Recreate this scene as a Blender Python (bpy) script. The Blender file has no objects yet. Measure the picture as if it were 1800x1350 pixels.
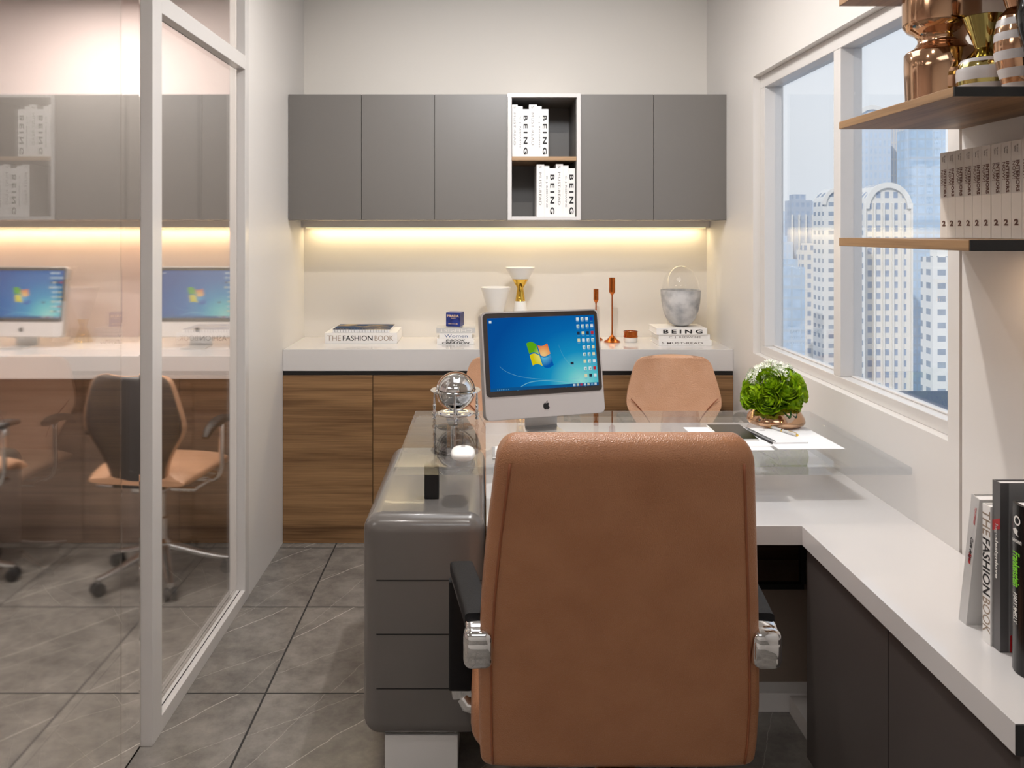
import bpy, bmesh, math, random
from mathutils import Vector, Matrix, Euler
random.seed(7)
C = bpy.context.scene.collection
sc = bpy.context.scene
PI = math.pi
R = math.radians

# ------------------------------------------------------------------ camera
cam_data = bpy.data.cameras.new('camera')
cam = bpy.data.objects.new('camera', cam_data)
C.objects.link(cam)
cam.location = (0, 0, 1.458)
cam.rotation_euler = (R(90), 0, 0)
cam_data.sensor_width = 36
cam_data.lens = 36 * 1453 / 1800
cam_data.shift_x = 49 / 1800
cam_data.shift_y = -268 / 1800
cam_data.clip_start = 0.05
cam_data.clip_end = 3000
sc.camera = cam

# ------------------------------------------------------------------ colour management
sc.view_settings.view_transform = 'Standard'
sc.view_settings.look = 'None'
sc.view_settings.gamma = 1
sc.view_settings.use_curve_mapping = False
sc.view_settings.exposure = -0.10

# ------------------------------------------------------------------ world: hazy daylight sky
world = bpy.data.worlds.new('sky')
sc.world = world
world.use_nodes = True
wn = world.node_tree.nodes; wl = world.node_tree.links
wn.clear()
wo = wn.new('ShaderNodeOutputWorld'); wb = wn.new('ShaderNodeBackground')
tc = wn.new('ShaderNodeTexCoord'); sx = wn.new('ShaderNodeSeparateXYZ'); cr = wn.new('ShaderNodeValToRGB')
wl.new(tc.outputs['Generated'], sx.inputs[0]); wl.new(sx.outputs['Z'], cr.inputs[0])
cr.color_ramp.elements[0].position = 0.0; cr.color_ramp.elements[0].color = (0.63, 0.665, 0.71, 1)
cr.color_ramp.elements[1].position = 0.5; cr.color_ramp.elements[1].color = (0.50, 0.57, 0.67, 1)
e = cr.color_ramp.elements.new(0.12); e.color = (0.65, 0.68, 0.715, 1)
wl.new(cr.outputs[0], wb.inputs[0]); wb.inputs[1].default_value = 1.45
wl.new(wb.outputs[0], wo.inputs[0])

# ------------------------------------------------------------------ lights
def sun(rot, energy, col, ang=1.0):
    d = bpy.data.lights.new('sun', 'SUN'); d.energy = energy; d.color = col; d.angle = R(ang)
    o = bpy.data.objects.new('sun', d); C.objects.link(o); o.rotation_euler = rot
    return o
# sun over the left shoulder: lights the facades outside, never enters the window
sun((R(55), 0, R(-35)), 2.2, (1.0, 0.95, 0.88))

def area(name, loc, size, energy, col, rot=(0, 0, 0), shape='DISK', size_y=None, spread=180):
    d = bpy.data.lights.new(name, 'AREA'); d.shape = shape; d.size = size
    if size_y: d.size_y = size_y
    d.energy = energy; d.color = col; d.spread = R(spread)
    o = bpy.data.objects.new(name, d); C.objects.link(o); o.location = loc; o.rotation_euler = rot
    return o
WARM = (1.0, 0.86, 0.72); NEUT = (1.0, 0.95, 0.90); COOL = (0.93, 0.96, 1.0)
CEIL = 2.67
# recessed ceiling downlights of the office
for x, y, w in ((0.25, 2.45, 21), (-0.35, 3.2, 6), (0.45, 3.2, 6), (0.10, 1.2, 4), (-0.5, 1.3, 4)):
    area('downlight_lamp', (x, y, CEIL - 0.012), 0.06, w, NEUT)
# soft fill light added over the desk, without a real fixture
area('soft_fill_lamp', (0.1, 2.5, CEIL - 0.015), 1.0, 9, COOL, shape='RECTANGLE', size_y=0.8)
# added spot that brightens the wall over the cupboards, no real fixture
d = bpy.data.lights.new('wall_fill_spot', 'SPOT'); d.energy = 70; d.color = COOL; d.spot_size = R(75); d.spot_blend = 1.0; d.shadow_soft_size = 0.12
o = bpy.data.objects.new('wall_fill_spot', d); C.objects.link(o); o.location = (0.15, 2.0, CEIL - 0.1); o.rotation_euler = (R(84), 0, R(-2))
# downlights of the neighbouring room
for x, y, w in ((-1.55, 2.9, 16), (-2.3, 2.7, 16), (-1.7, 1.7, 16), (-3.0, 1.7, 12), (-1.9, 3.75, 28)):
    area('downlight_lamp', (x, y, CEIL - 0.012), 0.09, w, NEUT)
# broad unseen fill lights added behind the camera for soft light
area('soft_fill_lamp', (0.1, -0.2, CEIL - 0.02), 1.2, 11, COOL, shape='RECTANGLE', size_y=0.9)
area('soft_fill_lamp', (-2.6, 0.4, CEIL - 0.02), 1.2, 26, NEUT, shape='RECTANGLE', size_y=0.9)
# puck light under the lowest wooden shelf
area('shelf_puck_lamp', (1.04, 1.70, 1.4175), 0.05, 0.4, (1.0, 0.68, 0.42))
# strip lights under the wall cupboards
area('strip_lamp', (0.112, 4.285, 1.474), 2.02, 3.4, (1.0, 0.80, 0.48), shape='RECTANGLE', size_y=0.03)
area('strip_lamp', (-2.2, 4.285, 1.474), 2.3, 6.5, (1.0, 0.70, 0.42), shape='RECTANGLE', size_y=0.03)

# ------------------------------------------------------------------ materials
def lin(c):
    return tuple(((v / 255) / 12.92 if v / 255 <= 0.04045 else ((v / 255 + 0.055) / 1.055) ** 2.4) for v in c) + (1,)
def mat(name, col, rough=0.5, metal=0.0, spec=0.5, coat=0.0, emit=None, estr=1.0):
    m = bpy.data.materials.new(name); m.use_nodes = True
    b = m.node_tree.nodes['Principled BSDF']
    b.inputs['Base Color'].default_value = lin(col); b.inputs['Roughness'].default_value = rough
    b.inputs['Metallic'].default_value = metal; b.inputs['Specular IOR Level'].default_value = spec
    b.inputs['Coat Weight'].default_value = coat; b.inputs['Coat Roughness'].default_value = 0.05
    if emit:
        b.inputs['Emission Color'].default_value = lin(emit); b.inputs['Emission Strength'].default_value = estr
    return m
def nodes(m):
    return m.node_tree.nodes, m.node_tree.links, m.node_tree.nodes['Principled BSDF']
def noise_tint(m, c1, c2, scale=(1, 1, 1), nscale=5, detail=4, lo=0.35, hi=0.65, dist=0.0, coord='Object'):
    n, l, b = nodes(m)
    t = n.new('ShaderNodeTexCoord'); mp = n.new('ShaderNodeMapping'); mp.inputs['Scale'].default_value = scale
    nz = n.new('ShaderNodeTexNoise'); nz.inputs['Scale'].default_value = nscale; nz.inputs['Detail'].default_value = detail
    nz.inputs['Distortion'].default_value = dist
    r = n.new('ShaderNodeValToRGB'); r.color_ramp.elements[0].position = lo; r.color_ramp.elements[1].position = hi
    r.color_ramp.elements[0].color = lin(c1); r.color_ramp.elements[1].color = lin(c2)
    l.new(t.outputs[coord], mp.inputs[0]); l.new(mp.outputs[0], nz.inputs[0]); l.new(nz.outputs[0], r.inputs[0])
    l.new(r.outputs[0], b.inputs['Base Color'])
    return r
def bump(m, kind='NOISE', scale=200, strength=0.2, dist=0.002):
    n, l, b = nodes(m)
    t = n.new('ShaderNodeTexCoord')
    if kind == 'NOISE':
        x = n.new('ShaderNodeTexNoise'); x.inputs['Scale'].default_value = scale; x.inputs['Detail'].default_value = 3; o = x.outputs[0]
    else:
        x = n.new('ShaderNodeTexVoronoi'); x.feature = 'SMOOTH_F1'; x.inputs['Scale'].default_value = scale; o = x.outputs[0]
    bp = n.new('ShaderNodeBump'); bp.inputs['Strength'].default_value = strength; bp.inputs['Distance'].default_value = dist
    l.new(t.outputs['Object'], x.inputs['Vector']); l.new(o, bp.inputs['Height']); l.new(bp.outputs[0], b.inputs['Normal'])

M = {}
M['wall'] = mat('painted_wall', (221, 217, 213), 0.45); bump(M['wall'], scale=300, strength=0.03)
M['wall_back'] = mat('painted_wall_back', (225, 219, 211), 0.6)
M['wall_pink'] = mat('pinkish_wall', (200, 184, 180), 0.7)
M['ceiling'] = mat('ceiling_paint', (225, 223, 220), 0.8)
M['frame_white'] = mat('white_frame', (212, 208, 205), 0.25)
M['groove'] = mat('groove', (165, 150, 138), 0.7)
M['grey_lac'] = mat('grey_lacquer', (112, 108, 104), 0.38)
M['shaded_lac'] = mat('shaded_grey_lacquer', (80, 73, 70), 0.42)  # the cupboards' grey lacquer again, with shade mixed into its colour
M['black_matt'] = mat('black_matt', (22, 21, 21), 0.5)
M['white_gloss'] = mat('white_gloss', (218, 214, 212), 0.10, coat=0.3)
M['white_matt'] = mat('white_matt', (232, 229, 226), 0.5)
M['white_plastic'] = mat('white_plastic', (245, 243, 240), 0.25)
M['ped'] = mat('pedestal_grey', (110, 105, 101), 0.22, coat=0.2)
M['seam'] = mat('dark_seam', (28, 26, 25), 0.7)
M['chrome'] = mat('chrome', (225, 225, 225), 0.06, 1.0)
M['alu'] = mat('brushed_aluminium', (196, 194, 192), 0.33, 0.55)
M['copper'] = mat('copper', (204, 164, 132), 0.10, 1.0)
M['copper_dark'] = mat('dark_copper', (188, 104, 48), 0.22, 1.0)
M['gold'] = mat('gold', (226, 186, 82), 0.09, 1.0)
M['gold_pale'] = mat('pale_gold', (196, 180, 112), 0.09, 1.0)
M['ceramic'] = mat('white_ceramic', (232, 228, 222), 0.35)
M['ceramic_grey'] = mat('grey_ceramic', (186, 182, 182), 0.3)
M['black_gloss'] = mat('black_gloss', (10, 10, 11), 0.08)
M['black_leather'] = mat('black_leather', (24, 23, 24), 0.6, spec=0.2); bump(M['black_leather'], 'VOR', 400, 0.3, 0.001)
M['rubber'] = mat('black_rubber', (24, 24, 26), 0.55)
M['ink'] = mat('black_ink', (22, 20, 22), 0.6)
M['ink_grey'] = mat('grey_ink', (120, 112, 108), 0.6)
M['ink_tan'] = mat('tan_ink', (150, 130, 112), 0.6)
M['ink_blue'] = mat('blue_ink', (60, 84, 132), 0.6)
M['ink_red'] = mat('red_ink', (190, 26, 32), 0.6)
M['ink_white'] = mat('white_ink', (236, 232, 226), 0.5)
M['ink_green'] = mat('green_ink', (128, 214, 40), 0.5)
M['ink_gold'] = mat('gold_ink', (232, 200, 160), 0.5)
M['ink_brown'] = mat('brown_ink', (84, 42, 28), 0.6)
M['paper'] = mat('paper', (240, 239, 240), 0.6)
M['cover_white'] = mat('white_cover', (236, 233, 230), 0.35)
M['cover_shelf'] = mat('pale_grey_cover', (214, 206, 198), 0.4)
M['cover_band'] = mat('grey_cover_band', (190, 183, 177), 0.4)
M['cover_grey'] = mat('dark_grey_cover', (92, 90, 90), 0.3)
M['cover_midgrey'] = mat('mid_grey_cover', (132, 130, 130), 0.3)
M['cover_black'] = mat('black_cover', (16, 15, 16), 0.25)
M['cover_red'] = mat('red_cover', (176, 20, 28), 0.3)
M['cover_silver'] = mat('silver_cover', (200, 198, 196), 0.3)
M['navy'] = mat('navy_card', (28, 44, 112), 0.3); 
noise_tint(M['navy'], (22, 36, 96), (44, 62, 140), nscale=30)
M['art_cover'] = mat('blue_gold_cover', (20, 50, 90), 0.6, spec=0.15)
r_ = noise_tint(M['art_cover'], (12, 34, 66), (214, 186, 130), scale=(4, 14, 4), nscale=2.2, lo=0.50, hi=0.72, dist=1.2)
e_ = r_.color_ramp.elements.new(0.42); e_.color = lin((18, 60, 100))
M['led'] = mat('strip_diffuser', (255, 236, 190), 0.5, emit=(255, 236, 180), estr=1.6)
M['concrete'] = mat('concrete', (170, 170, 172), 0.8)
noise_tint(M['concrete'], (150, 151, 155), (205, 204, 204), nscale=14, detail=8, lo=0.35, hi=0.62); 
M['candle'] = mat('candle_wax', (240, 232, 214), 0.5)
M['leaf'] = mat('dark_leaf', (36, 74, 22), 0.4)
noise_tint(M['leaf'], (28, 58, 16), (62, 104, 36), nscale=40)
M['petal'] = mat('green_petal', (120, 168, 20), 0.45)
noise_tint(M['petal'], (98, 146, 6), (172, 200, 24), nscale=45, lo=0.3, hi=0.7)
M['blossom'] = mat('white_blossom', (238, 240, 222), 0.5)
M['stem_pale'] = mat('pale_stem', (150, 176, 90), 0.5)
M['fabric_dark'] = mat('dark_shell', (74, 68, 66), 0.5)

def leather(name, c1, c2, rough, s1=190, st=0.5):
    m = mat(name, c1, rough)
    noise_tint(m, c1, c2, nscale=12, lo=0.3, hi=0.7)
    bump(m, 'VOR', s1, st, 0.003)
    return m
M['leather'] = leather('tan_leather', (170, 116, 80), (181, 127, 90), 0.31, 520, 0.45)
M['leather_guest'] = leather('pebbled_tan_leather', (208, 160, 126), (216, 170, 138), 0.34, 230, 0.45)
M['piping'] = mat('leather_piping', (150, 88, 56), 0.45)

def wood(name, dark, light, axis='X', rough=0.4, s=1.0):
    m = mat(name, dark, rough); n, l, b = nodes(m)
    t = n.new('ShaderNodeTexCoord'); mp = n.new('ShaderNodeMapping')
    mp.inputs['Scale'].default_value = {'X': (0.5 * s, 1 * s, 14 * s), 'Y': (14 * s, .6 * s, 14 * s), 'Z': (14 * s, 14 * s, .5 * s)}[axis]
    nz = n.new('ShaderNodeTexNoise'); nz.inputs['Scale'].default_value = 1.3; nz.inputs['Detail'].default_value = 6; nz.inputs['Distortion'].default_value = 0.6
    mp2 = n.new('ShaderNodeMapping')
    mp2.inputs['Scale'].default_value = {'X': (3 * s, 8 * s, 160 * s), 'Y': (120 * s, 3 * s, 120 * s), 'Z': (120 * s, 120 * s, 3 * s)}[axis]
    nz2 = n.new('ShaderNodeTexNoise'); nz2.inputs['Scale'].default_value = 1.5; nz2.inputs['Detail'].default_value = 3
    mx = n.new('ShaderNodeMath'); mx.operation = 'MULTIPLY_ADD'; mx.inputs[1].default_value = 0.45
    r = n.new('ShaderNodeValToRGB'); r.color_ramp.elements[0].position = 0.52; r.color_ramp.elements[1].position = 0.86
    r.color_ramp.elements[0].color = lin(dark); r.color_ramp.elements[1].color = lin(light)
    l.new(t.outputs['Object'], mp.inputs[0]); l.new(t.outputs['Object'], mp2.inputs[0])
    l.new(mp.outputs[0], nz.inputs[0]); l.new(mp2.outputs[0], nz2.inputs[0])
    l.new(nz2.outputs[0], mx.inputs[0]); l.new(nz.outputs[0], mx.inputs[2]); l.new(mx.outputs[0], r.inputs[0])
    l.new(r.outputs[0], b.inputs['Base Color'])
    return m
M['wood'] = wood('walnut_veneer', (96, 66, 38), (160, 122, 82))
M['wood_shelf'] = wood('oak_shelf', (94, 68, 44), (158, 122, 84), 'Y', 0.45)
M['wood_next'] = wood('brown_veneer', (116, 99, 88), (144, 125, 112))
M['wood_dark'] = wood('dark_veneer', (58, 44, 36), (82, 62, 48))
M['taupe'] = mat('taupe_board', (128, 114, 102), 0.5)
M['oak_x'] = wood('oak_board', (140, 108, 76), (182, 148, 110))

def glass(name, tint=(0.9, 0.92, 0.92), refl=1.0, rough=0.0, f0=0.045, blur=None):
    """thin architectural glass: clear transmission plus angle-dependent mirror reflection"""
    m = bpy.data.materials.new(name); m.use_nodes = True
    n = m.node_tree.nodes; l = m.node_tree.links; n.clear()
    o = n.new('ShaderNodeOutputMaterial'); mx = n.new('ShaderNodeMixShader')
    tr = n.new('ShaderNodeBsdfTransparent' if blur is None else 'ShaderNodeBsdfRefraction'); gl = n.new('ShaderNodeBsdfGlossy'); lw = n.new('ShaderNodeLayerWeight')
    tr.inputs[0].default_value = tint + (1,); gl.inputs['Roughness'].default_value = rough; gl.inputs[0].default_value = (1, 1, 1, 1)
    lw.inputs['Blend'].default_value = 0.5
    if blur is not None: tr.inputs['IOR'].default_value = 1.03; tr.inputs['Roughness'].default_value = blur
    pw = n.new('ShaderNodeMath'); pw.operation = 'POWER'; pw.inputs[1].default_value = 5.0
    mu = n.new('ShaderNodeMath'); mu.operation = 'MULTIPLY_ADD'; mu.inputs[1].default_value = refl * (1 - f0); mu.inputs[2].default_value = refl * f0; mu.use_clamp = True
    l.new(lw.outputs['Facing'], pw.inputs[0]); l.new(pw.outputs[0], mu.inputs[0]); l.new(mu.outputs[0], mx.inputs[0]); l.new(tr.outputs[0], mx.inputs[1]); l.new(gl.outputs[0], mx.inputs[2])
    l.new(mx.outputs[0], o.inputs[0])
    return m
M['glass_window'] = glass('window_glass', (0.965, 0.975, 0.985), 0.7)
M['glass_part'] = glass('partition_glass', (0.95, 0.94, 0.93), 1.2, blur=0.14)
M['glass_side'] = glass('side_light_glass', (0.95, 0.94, 0.93), 0.15, blur=0.14)
M['glass_desk'] = glass('desk_glass', (0.90, 0.915, 0.93), 0.72)
M['glass_dome'] = glass('dome_glass', (0.97, 0.97, 0.97), 0.9)

# floor tiles: 0.6 m grey marble with dark joints and thin pale veins
def floor_mat():
    m = mat('marble_tiles', (120, 116, 112), 0.22); n, l, b = nodes(m)
    t = n.new('ShaderNodeTexCoord')
    mp = n.new('ShaderNodeMapping'); mp.inputs['Location'].default_value = (0.69 / 0.6 + 10, -0.21 / 0.6 + 10, 0); mp.inputs['Scale'].default_value = (1 / 0.6, 1 / 0.6, 1)
    l.new(t.outputs['Object'], mp.inputs[0])
    fl = n.new('ShaderNodeVectorMath'); fl.operation = 'FLOOR'; fc = n.new('ShaderNodeVectorMath'); fc.operation = 'FRACTION'
    l.new(mp.outputs[0], fl.inputs[0]); l.new(mp.outputs[0], fc.inputs[0])
    wnz = n.new('ShaderNodeTexWhiteNoise'); l.new(fl.outputs[0], wnz.inputs['Vector'])
    sc_ = n.new('ShaderNodeVectorMath'); sc_.operation = 'MULTIPLY'; sc_.inputs[1].default_value = (5, 5, 5); l.new(wnz.outputs['Color'], sc_.inputs[0])
    ad = n.new('ShaderNodeVectorMath'); ad.operation = 'ADD'; l.new(fc.outputs[0], ad.inputs[0]); l.new(sc_.outputs[0], ad.inputs[1])
    # cloudy ground
    nz = n.new('ShaderNodeTexNoise'); nz.inputs['Scale'].default_value = 4.5; nz.inputs['Detail'].default_value = 12; nz.inputs['Roughness'].default_value = 0.72
    l.new(ad.outputs[0], nz.inputs[0])
    r = n.new('ShaderNodeValToRGB'); r.color_ramp.elements[0].position = 0.3; r.color_ramp.elements[1].position = 0.72
    r.color_ramp.elements[0].color = lin((98, 94, 90)); r.color_ramp.elements[1].color = lin((146, 140, 133)); l.new(nz.outputs[0], r.inputs[0])
    last = r.outputs[0]
    for (rot, scale, w, dist, amt) in ((R(-50), 0.42, 0.0042, 0.9, 0.75), (R(-38), 0.5, 0.003, 1.5, 0.45), (R(-66), 0.55, 0.003, 1.3, 0.4)):
        m2 = n.new('ShaderNodeMapping'); m2.inputs['Rotation'].default_value = (0, 0, rot); l.new(ad.outputs[0], m2.inputs[0])
        wv = n.new('ShaderNodeTexWave'); wv.wave_type = 'BANDS'; wv.bands_direction = 'Y'; wv.wave_profile = 'TRI'
        wv.inputs['Scale'].default_value = scale; wv.inputs['Distortion'].default_value = dist; wv.inputs['Detail'].default_value = 9
        wv.inputs['Detail Scale'].default_value = 1.3; wv.inputs['Detail Roughness'].default_value = 0.62
        l.new(m2.outputs[0], wv.inputs[0])
        rr = n.new('ShaderNodeValToRGB'); rr.color_ramp.elements[0].position = 1 - 0.06; rr.color_ramp.elements[1].position = 1.0
        rr.color_ramp.elements[0].position = 1 - w * 2.2; rr.color_ramp.elements[0].color = (0, 0, 0, 1); rr.color_ramp.elements[1].color = (amt, amt, amt, 1)
        l.new(wv.outputs['Fac'], rr.inputs[0])
        mx = n.new('ShaderNodeMix'); mx.data_type = 'RGBA'; l.new(rr.outputs[0], mx.inputs['Factor']); l.new(last, mx.inputs['A']); mx.inputs['B'].default_value = lin((214, 208, 198))
        last = mx.outputs['Result']
    # joints
    sp = n.new('ShaderNodeSeparateXYZ'); l.new(fc.outputs[0], sp.inputs[0])
    def edge(sock):
        a = n.new('ShaderNodeMath'); a.operation = 'SUBTRACT'; a.inputs[1].default_value = 0.5; l.new(sock, a.inputs[0])
        c = n.new('ShaderNodeMath'); c.operation = 'ABSOLUTE'; l.new(a.outputs[0], c.inputs[0])
        g = n.new('ShaderNodeMath'); g.operation = 'GREATER_THAN'; g.inputs[1].default_value = 0.4945; l.new(c.outputs[0], g.inputs[0]); return g.outputs[0]
    mxm = n.new('ShaderNodeMath'); mxm.operation = 'MAXIMUM'; l.new(edge(sp.outputs[0]), mxm.inputs[0]); l.new(edge(sp.outputs[1]), mxm.inputs[1])
    mx = n.new('ShaderNodeMix'); mx.data_type = 'RGBA'; l.new(mxm.outputs[0], mx.inputs['Factor']); l.new(last, mx.inputs['A']); mx.inputs['B'].default_value = lin((44, 42, 40))
    l.new(mx.outputs['Result'], b.inputs['Base Color'])
    ra = n.new('ShaderNodeMath'); ra.operation = 'MULTIPLY_ADD'; ra.inputs[1].default_value = 0.5; ra.inputs[2].default_value = 0.24; l.new(mxm.outputs[0], ra.inputs[0])
    l.new(ra.outputs[0], b.inputs['Roughness'])
    return m
M['floor'] = floor_mat()

# ------------------------------------------------------------------ mesh helpers
def obj(name, bm, m, parent=None, smooth=False, loc=None, rot=None, angle=None):
    me = bpy.data.meshes.new(name)
    if smooth:
        for f in bm.faces: f.smooth = True
    bm.normal_update(); bm.to_mesh(me); bm.free()
    ms = m if isinstance(m, (list, tuple)) else [m]
    for q in ms: me.materials.append(q)
    if angle is not None:
        me.set_sharp_from_angle(angle=R(angle))
    o = bpy.data.objects.new(name, me); C.objects.link(o)
    if parent: o.parent = parent
    if loc is not None: o.location = loc
    if rot is not None: o.rotation_euler = rot
    return o
def tag(o, label, cat, group=None, kind=None):
    if kind: o['kind'] = kind
    if label: o['label'] = label
    if cat: o['category'] = cat
    if group: o['group'] = group
    return o
def thing(name, label, cat, loc=(0, 0, 0), rot=(0, 0, 0), group=None):
    o = bpy.data.objects.new(name, None); C.objects.link(o); o.empty_display_size = 0.05
    o.location = loc; o.rotation_euler = rot
    return tag(o, label, cat, group)
def struct(o):
    o['kind'] = 'structure'; return o
def dup(src, label=None, loc=None, rot=None, group=None):
    c = src.copy(); C.objects.link(c)
    if label: c['label'] = label
    if group: c['group'] = group
    if loc is not None: c.location = loc
    if rot is not None: c.rotation_euler = rot
    def rec(a, b):
        for ch in list(a.children):
            d = ch.copy(); C.objects.link(d); d.parent = b; rec(ch, d)
    rec(src, c)
    return c
def nb(): return bmesh.new()
def box(bm, x0, x1, y0, y1, z0, z1, bev=0.0, seg=2, mi=0, mtx=None):
    g = bmesh.ops.create_cube(bm, size=1.0)
    vs = g['verts']
    bmesh.ops.scale(bm, vec=(x1 - x0, y1 - y0, z1 - z0), verts=vs)
    bmesh.ops.translate(bm, vec=((x0 + x1) / 2, (y0 + y1) / 2, (z0 + z1) / 2), verts=vs)
    fs = set(f for v in vs for f in v.link_faces)
    if bev > 0:
        es = list(set(e for v in vs for e in v.link_edges))
        r = bmesh.ops.bevel(bm, geom=es, offset=bev, segments=seg, profile=0.5, affect='EDGES')
        fs = set(r['faces']) | set(f for f in fs if f.is_valid)
        vs = list(set(v for f in fs for v in f.verts))
        fs = set(f for v in vs for f in v.link_faces)
    for f in fs: f.material_index = mi
    if mtx: bmesh.ops.transform(bm, matrix=mtx, verts=list(vs))
    return vs
def lathe(bm, prof, n=48, cx=0, cy=0, mis=None, cap=True):
    rings = []
    for (r, z) in prof:
        if r < 1e-5: rings.append([bm.verts.new((cx, cy, z))])
        else: rings.append([bm.verts.new((cx + r * math.cos(2 * PI * k / n), cy + r * math.sin(2 * PI * k / n), z)) for k in range(n)])
    for i in range(len(rings) - 1):
        a, b = rings[i], rings[i + 1]
        for k in range(n):
            k2 = (k + 1) % n
            if len(a) == 1 and len(b) == 1: continue
            if len(a) == 1: f = bm.faces.new((a[0], b[k2], b[k])) 
            elif len(b) == 1: f = bm.faces.new((a[k], a[k2], b[0]))
            else: f = bm.faces.new((a[k], a[k2], b[k2], b[k]))
            if mis: f.material_index = mis[i]
    if cap:
        if len(rings[0]) > 1: bm.faces.new(list(reversed(rings[0])))
        if len(rings[-1]) > 1: bm.faces.new(rings[-1])
def tube(bm, pts, r, n=10, closed=False, cap=True, mi=0):
    pts = [Vector(p) for p in pts]; N = len(pts); rings = []
    prev = None
    for i, p in enumerate(pts):
        if closed: t = (pts[(i + 1) % N] - pts[i - 1])
        elif i == 0: t = pts[1] - pts[0]
        elif i == N - 1: t = pts[-1] - pts[-2]
        else: t = (pts[i + 1] - pts[i]).normalized() + (pts[i] - pts[i - 1]).normalized()
        t.normalize()
        if prev is None:
            a = Vector((0, 0, 1)) if abs(t.z) < 0.9 else Vector((1, 0, 0))
            u = t.cross(a).normalized()
        else:
            u = prev - t * prev.dot(t)
            u.normalize()
        prev = u; v = t.cross(u)
        rr = r[i] if isinstance(r, (list, tuple)) else r
        rings.append([bm.verts.new(p + (u * math.cos(2 * PI * k / n) + v * math.sin(2 * PI * k / n)) * rr) for k in range(n)])
    for i in range(N if closed else N - 1):
        a, b = rings[i], rings[(i + 1) % N]
        for k in range(n):
            f = bm.faces.new((a[k], a[(k + 1) % n], b[(k + 1) % n], b[k])); f.material_index = mi
    if cap and not closed:
        bm.faces.new(list(reversed(rings[0]))); bm.faces.new(rings[-1])
def arc(p0, p1, p2, n=8):
    """quadratic bezier"""
    p0, p1, p2 = Vector(p0), Vector(p1), Vector(p2)
    return [(1 - t) ** 2 * p0 + 2 * t * (1 - t) * p1 + t * t * p2 for t in [i / n for i in range(n + 1)]]
def sup(n, a, b, e):
    out = []
    for k in range(n):
        t = 2 * PI * k / n; c, s = math.cos(t), math.sin(t)
        out.append((a * math.copysign(abs(c) ** (2 / e), c), b * math.copysign(abs(s) ** (2 / e), s)))
    return out
def loft(bm, rings, cap=True, mi=0):
    vr = [[bm.verts.new(p) for p in ring] for ring in rings]; n = len(vr[0])
    for a, b in zip(vr, vr[1:]):
        for k in range(n):
            f = bm.faces.new((a[k], a[(k + 1) % n], b[(k + 1) % n], b[k])); f.material_index = mi
    if cap:
        f1 = bm.faces.new(list(reversed(vr[0]))); f2 = bm.faces.new(vr[-1]); f1.material_index = f2.material_index = mi
def prism(bm, pts, d0, d1, plane='XZ', mi=0):
    """closed outline pts extruded from d0 to d1 along the third axis"""
    def P(p, d):
        if plane == 'XZ': return (p[0], d, p[1])
        if plane == 'XY': return (p[0], p[1], d)
        return (d, p[0], p[1])
    a = [bm.verts.new(P(p, d0)) for p in pts]; b = [bm.verts.new(P(p, d1)) for p in pts]; n = len(pts)
    fs = [bm.faces.new(a), bm.faces.new(list(reversed(b)))]
    for k in range(n): fs.append(bm.faces.new((a[k], b[k], b[(k + 1) % n], a[(k + 1) % n])))
    for f in fs: f.material_index = mi
    bmesh.ops.recalc_face_normals(bm, faces=fs)
def rrect(x0, x1, z0, z1, r, n=6):
    out = []
    for cx, cz, a0 in ((x1 - r, z1 - r, 0), (x0 + r, z1 - r, 90), (x0 + r, z0 + r, 180), (x1 - r, z0 + r, 270)):
        for k in range(n + 1):
            a = R(a0 + 90 * k / n); out.append((cx + r * math.cos(a), cz + r * math.sin(a)))
    return out
_tc = {}
def text(name, s, parent, origin, ux, uy, w, h, m, bold=0.0, shear=0.0, depth=0.0003):
    """flat raised lettering: baseline box of w x h starting at origin, reading along ux with uy up"""
    key = (s, bold, shear)
    if key not in _tc:
        cu = bpy.data.curves.new('lettering', 'FONT'); cu.body = s; cu.size = 1; cu.offset = bold; cu.shear = shear; cu.extrude = 0.01; cu.resolution_u = 3
        to = bpy.data.objects.new('tmp_text', cu); C.objects.link(to)
        bpy.context.view_layer.update()
        me = bpy.data.meshes.new_from_object(to.evaluated_get(bpy.context.evaluated_depsgraph_get()))
        bpy.data.objects.remove(to); _tc[key] = me
    src = _tc[key]
    xs = [v.co.x for v in src.vertices]; ys = [v.co.y for v in src.vertices]; zs = [v.co.z for v in src.vertices]
    x0, x1, y0, y1, z0, z1 = min(xs), max(xs), min(ys), max(ys), min(zs), max(zs)
    ux = Vector(ux); uy = Vector(uy); un = ux.cross(uy); origin = Vector(origin)
    me = src.copy(); me.name = name
    for v in me.vertices:
        v.co = origin + ux * ((v.co.x - x0) / (x1 - x0) * w) + uy * ((v.co.y - y0) / (y1 - y0) * h) + un * ((v.co.z - z0) / (z1 - z0) * depth)
    me.materials.clear(); me.materials.append(m)
    o = bpy.data.objects.new(name, me); C.objects.link(o); o.parent = parent
    return o

# ------------------------------------------------------------------ the room
XL, XR, YB = -0.942, 1.165, 4.325
def slab(name, x0, x1, y0, y1, z0, z1, m, bev=0):
    bm = nb(); box(bm, x0, x1, y0, y1, z0, z1, bev); return struct(obj(name, bm, m))
slab('floor', -4.6, 1.4, -1.6, 4.5, -0.1, 0, M['floor'])
slab('ceiling', -4.6, 1.4, -1.6, 4.5, CEIL, CEIL + 0.1, M['ceiling'])
slab('wall_back', -1.0, XR + .15, YB, YB + 0.12, 0, CEIL, M['wall_back'])
slab('wall_back_next_room', -4.6, -1.0, YB, YB + 0.12, 0, CEIL, M['wall_pink'])
slab('wall_front', -4.6, XR + .15, -1.6, -1.5, 0, CEIL, M['wall'])
slab('wall_far_left', -4.6, -4.5, -1.5, YB, 0, CEIL, M['wall_pink'])
slab('wall_left', -1.017, XL, 3.302, YB, 0, CEIL, M['wall'])
bm = nb()
WT = 0.13
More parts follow.
